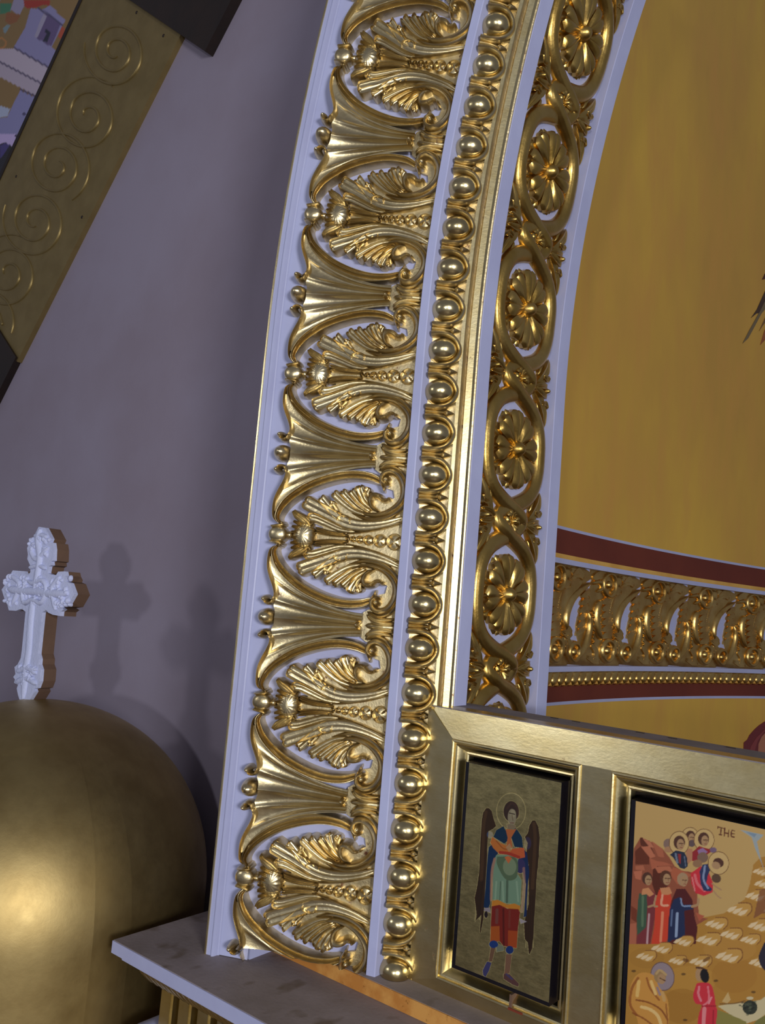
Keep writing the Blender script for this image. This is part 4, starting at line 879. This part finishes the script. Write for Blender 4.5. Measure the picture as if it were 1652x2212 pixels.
for r_, z, d in prof:
    cosE = r_/DR; rows.append([(DC[0]+(r_+d*cosE)*math.cos(a), DC[1]+(r_+d*cosE)*math.sin(a), z+d*math.sqrt(max(0, 1-cosE**2))) for a in azg])
rows = np.array(rows); mb.grid(rows)
edge = rows[:, :1]; inn = edge.copy(); inn[..., :2] = DC[:2]+(edge[..., :2]-DC[:2])*.96; mb.grid(np.concatenate([inn, edge], 1))
mk('front_gore', mb, 'gold_dome', dm, 40)
YX = 1.6
crs = empty('white_cross', (float(ony(62, 1512, YX)[0]), YX, DC[2]+DR-.004), 'white carved trefoil cross with brown sides standing on the gold dome', 'cross')
OUT = [(440, 95), (515, 105), (580, 230), (565, 270), (600, 275), (610, 350), (605, 480), (580, 490), (585, 530), (555, 545), (540, 620), (590, 640), (585, 660), (640, 640), (660, 605), (735, 602), (745, 650), (765, 690), (755, 715), (800, 735), (845, 860), (765, 1000), (690, 1010), (725, 1035), (690, 1060), (685, 1110), (600, 1095), (545, 1070), (525, 1040), (480, 1068), (475, 1110), (430, 1540), (445, 1600), (440, 1660), (460, 1720), (450, 1850), (420, 1930), (385, 1940), (395, 1970), (320, 2092), (230, 2088), (205, 2010), (190, 1935), (205, 1890), (160, 1870), (170, 1830), (150, 1805), (175, 1770), (165, 1690), (200, 1660), (235, 1590), (248, 1500), (290, 1060), (255, 1035), (250, 980), (235, 1030), (180, 1050), (100, 1045), (80, 970), (60, 940), (18, 810), (110, 680), (115, 640), (145, 590), (275, 600), (290, 640), (320, 640), (345, 610), (345, 540), (310, 460), (318, 410), (308, 340), (330, 280), (385, 280), (375, 225)]
def cpt(x, y): p = ony(x/5.267, 1120+y/5.267, YX-.03); return np.array([p[0], p[2]])
CO = np.array([cpt(*p) for p in OUT])
def crs_prism(name, y0, y1, mat, grow=1.0):
    mb = MB(); plate(mb, CO, 1.0, base=0.0, sub=1.0); V = mb.verts(); V2 = np.stack([V[:, 0], np.where(V[:, 2] > .5, y0, y1), V[:, 1]], 1); m2 = MB(); m2.add(V2, mb.f); return mk(name, m2, mat, crs, False)
crs_prism('carved_face', YX-.030, YX-.016, 'cross'); crs_prism('back_board', YX-.016, YX+.030, 'side')
fc = lambda P: np.stack([P[..., 0], YX-.030-P[..., 2], P[..., 1]], -1)
T2 = lambda pts: np.array([cpt(*p) for p in pts]); KC = np.linalg.norm(cpt(500, 1000)-cpt(400, 1000))/100
cm = MB()
for pts, hw, h in (([(470, 120), (440, 250), (460, 420), (440, 600), (400, 820)], 26, .012), ([(100, 800), (230, 820), (400, 830), (560, 850), (780, 860)], 26, .012), ([(380, 900), (350, 1200), (330, 1500), (300, 1700), (270, 2050)], 30, .010), ([(350, 350), (420, 460), (560, 330)], 18, .010), ([(140, 650), (230, 760), (150, 980)], 18, .010), ([(690, 660), (600, 800), (640, 1040)], 18, .010), ([(200, 1740), (310, 1700), (420, 1760)], 18, .010), ([(190, 1860), (300, 1820), (420, 1880)], 18, .010), ([(320, 700), (390, 740), (500, 700), (540, 820), (480, 960), (380, 920), (290, 960), (270, 840), (320, 700)], 16, .012), ([(400, 200), (480, 190), (550, 220)], 16, .010), ([(340, 560), (440, 540), (530, 570)], 14, .010)):
    stroke(cm, T2(pts), hw*KC, h, f=fc, n=20, m=7)
for i in range(150):                                    # rough carved knobs over the ends of the arms
    cxy = [(455, 330, 120, 120), (180, 820, 130, 170), (690, 850, 130, 170), (310, 1780, 110, 110), (400, 820, 130, 150)][i % 5]
    q = T2([(cxy[0]+rng.uniform(-1, 1)*cxy[2], cxy[1]+rng.uniform(-1, 1)*cxy[3])])[0]; dome(cm, q, rng.uniform(8, 22)*KC, rng.uniform(8, 22)*KC, rng.uniform(.006, .013), f=fc, n=4, m=8)
mk('relief', cm, 'cross', crs)

# ------------------------------------------------------------------ slanted board in the upper corner
YBD = 2.192
bd = empty('slanted_gold_board', tuple(ony(60, 700, YBD+.02)), 'slanted gold board with incised spirals and a painted building, fixed to the wall', 'board')
p0, p1 = ony(40, 775, YBD), ony(390, 75, YBD); e1 = (p1-p0); LB = np.linalg.norm(e1); e1 /= LB; e2 = np.array([e1[2], 0, -e1[0]])   # along the edge; across it to the right
def bp(a, b, y): return p0+e1*a+e2*b+np.array([0, y-YBD, 0])
def bbox(mb, a0, a1, b0, b1, y0, y1):
    V = np.array([bp(a, b, y) for a in (a0, a1) for b in (b0, b1) for y in (y0, y1)]); return mb.add(V, BOXF)
q = ony(0, 390, YBD)-p0; bL = q@e2; q2 = ony(180, 0, YBD)-p0
mb = MB(); bbox(mb, -.02, LB+.02, bL, 0, YBD, YW); mk('gold_border', mb, 'gold_board', bd, False)
mb = MB(); bbox(mb, -.02, LB+.02, bL-.035, bL, YBD-.004, YW); mk('brown_rule', mb, 'brown', bd, False)
q = ony(445, 105, YBD-.02)-p0; bq = q@e2; aq = q@e1
mb = MB(); bbox(mb, LB+.0, LB+.6, bL+.18, (bq), YBD-.02, YW); mk('end_block', mb, 'brown', bd, False)
q = ony(35, 782, YBD)-p0
mb = MB(); bbox(mb, -.45, -.0, bL-.5, (q@e2)-.005, YBD-.012, YW); mk('end_block', mb, 'brown', bd, False)
fbd = lambda P: P[..., 0:1]*e1+P[..., 1:2]*e2+p0+np.stack([0*P[..., 2], -P[..., 2], 0*P[..., 2]], -1)
for cx, cy, R0, ph in ((250, 112, 66, 1.2), (190, 250, 74, 3.3), (124, 358, 70, 5.2), (76, 478, 68, 1.4), (18, 590, 72, 3.0), (-30, 690, 70, 1.0)):
    th = np.linspace(0, 2*math.pi*2.35, 60); R0 = R0*1.10; rr = 10+(R0-10)*(th/th[-1])
    pts = [ony(cx+r_*math.cos(t_+ph)*.95, cy+r_*math.sin(t_+ph)*1.08, YBD)-p0 for r_, t_ in zip(rr, th)]
    pts = [(p@e1, p@e2) for p in pts]; pts = [p for p in pts if 0.02 < p[0] < LB and bL+.02 < p[1] < -.02]
    if len(pts) < 8: continue
    mb = MB(); stroke(mb, pts, .007, .008, f=fbd, n=120, m=5, base=-.002); mk('spiral_line', mb, 'gold_board', bd)
for x, y in ((295, 27), (177, 469), (35, 381), (353, 77)):
    mb = MB(); q = ony(x, y, YBD)-p0; dome(mb, (q@e1, q@e2), .009, .009, .004, f=fbd, n=4, m=10); mk('screw_head', mb, 'brown', bd)
# painted side of the board
class BCanvas(Canvas):
    def __init__(s, a0, a1, b0, b1, y, step, org, sc, bgcol):
        na, nb = int((a1-a0)/step)+1, int((b1-b0)/step)+1
        ga, gb = np.meshgrid(np.linspace(a0, a1, na), np.linspace(b0, b1, nb), indexing='ij')
        s.P = p0+ga[..., None]*e1+gb[..., None]*e2+np.array([0, y-YBD, 0]); px, py = proj(s.P)
        s.X, s.Y = (px-org[0])*sc, (py-org[1])*sc; s.C = np.zeros((na, nb, 4)); s.C[..., :3] = bgcol[:3]; s.soft = 5.0
PK = 2.6
cv = BCanvas(.15, LB+.75, bL-1.1, bL-.036, YBD+.004, .010, (0, 0), 5.53, c_(92, 72, 40))
for pts, c in (([(0, 40), (140, 40), (120, 150), (0, 170)], (40, 84, 60)), ([(80, 140), (250, 180), (200, 260), (120, 290), (60, 260)], (96, 58, 30)), ([(250, 0), (600, 0), (590, 70), (520, 55), (430, 90), (330, 100), (280, 60)], (110, 30, 18)),
               ([(170, -20), (280, -20), (290, 70), (235, 180), (125, 120)], (104, 98, 118)), ([(365, 100), (520, 110), (600, 60), (780, 250), (740, 310), (620, 560), (700, 640), (620, 830), (160, 570), (300, 330)], (96, 92, 122)),
               ([(530, 150), (720, 300), (610, 560), (410, 440)], (66, 54, 84)), ([(530, 150), (480, 250), (410, 440), (450, 450), (560, 190)], (110, 104, 122)), ([(545, 345), (605, 400), (560, 510), (510, 490), (560, 400), (530, 390)], (22, 22, 36)), ([(740, 310), (775, 330), (750, 500), (690, 440)], (120, 50, 30)),
               ([(-200, 590), (170, 580), (610, 830), (530, 1020), (0, 740), (-200, 660)], (128, 118, 130)), ([(-200, 680), (0, 745), (520, 1020), (460, 1160), (0, 920), (-200, 850)], (122, 112, 124)), ([(240, 1080), (450, 1180), (190, 1770), (-400, 1760), (-400, 1450), (90, 1400), (140, 1280)], (92, 90, 122)),
               ([(-100, 1230), (120, 1300), (90, 1390), (-100, 1420)], (116, 122, 140)), ([(-100, 1720), (60, 1700), (180, 1770), (60, 2000), (-50, 2212), (-200, 2212)], (16, 14, 20)), ([(-100, 1600), (200, 1600), (190, 1770), (60, 1700), (0, 1720), (-100, 1760)], (130, 116, 150)), ([(0, 1740), (60, 1710), (120, 1730), (40, 1850), (0, 1900)], (44, 36, 80)), ([(30, 340), (90, 290), (120, 310), (60, 410)], (84, 96, 100))):
    cv.poly(pts, c_(*c))
for a_, b_ in (((170, 570), (620, 830)), ((0, 740), (530, 1015)), ((240, 1065), (460, 1165)), ((460, 90), (740, 300))): cv.line([a_, b_], 22, c_(44, 38, 62), .9, smooth=False)
cv.ell(10, 515, 60, 60, c_(120, 80, 40), ring=22); cv.ell(290, 1360, 24, 20, c_(50, 46, 72)); cv.ell(190, 1620, 14, 16, c_(20, 18, 40))
cv.build('painted_building', 'print', bd)
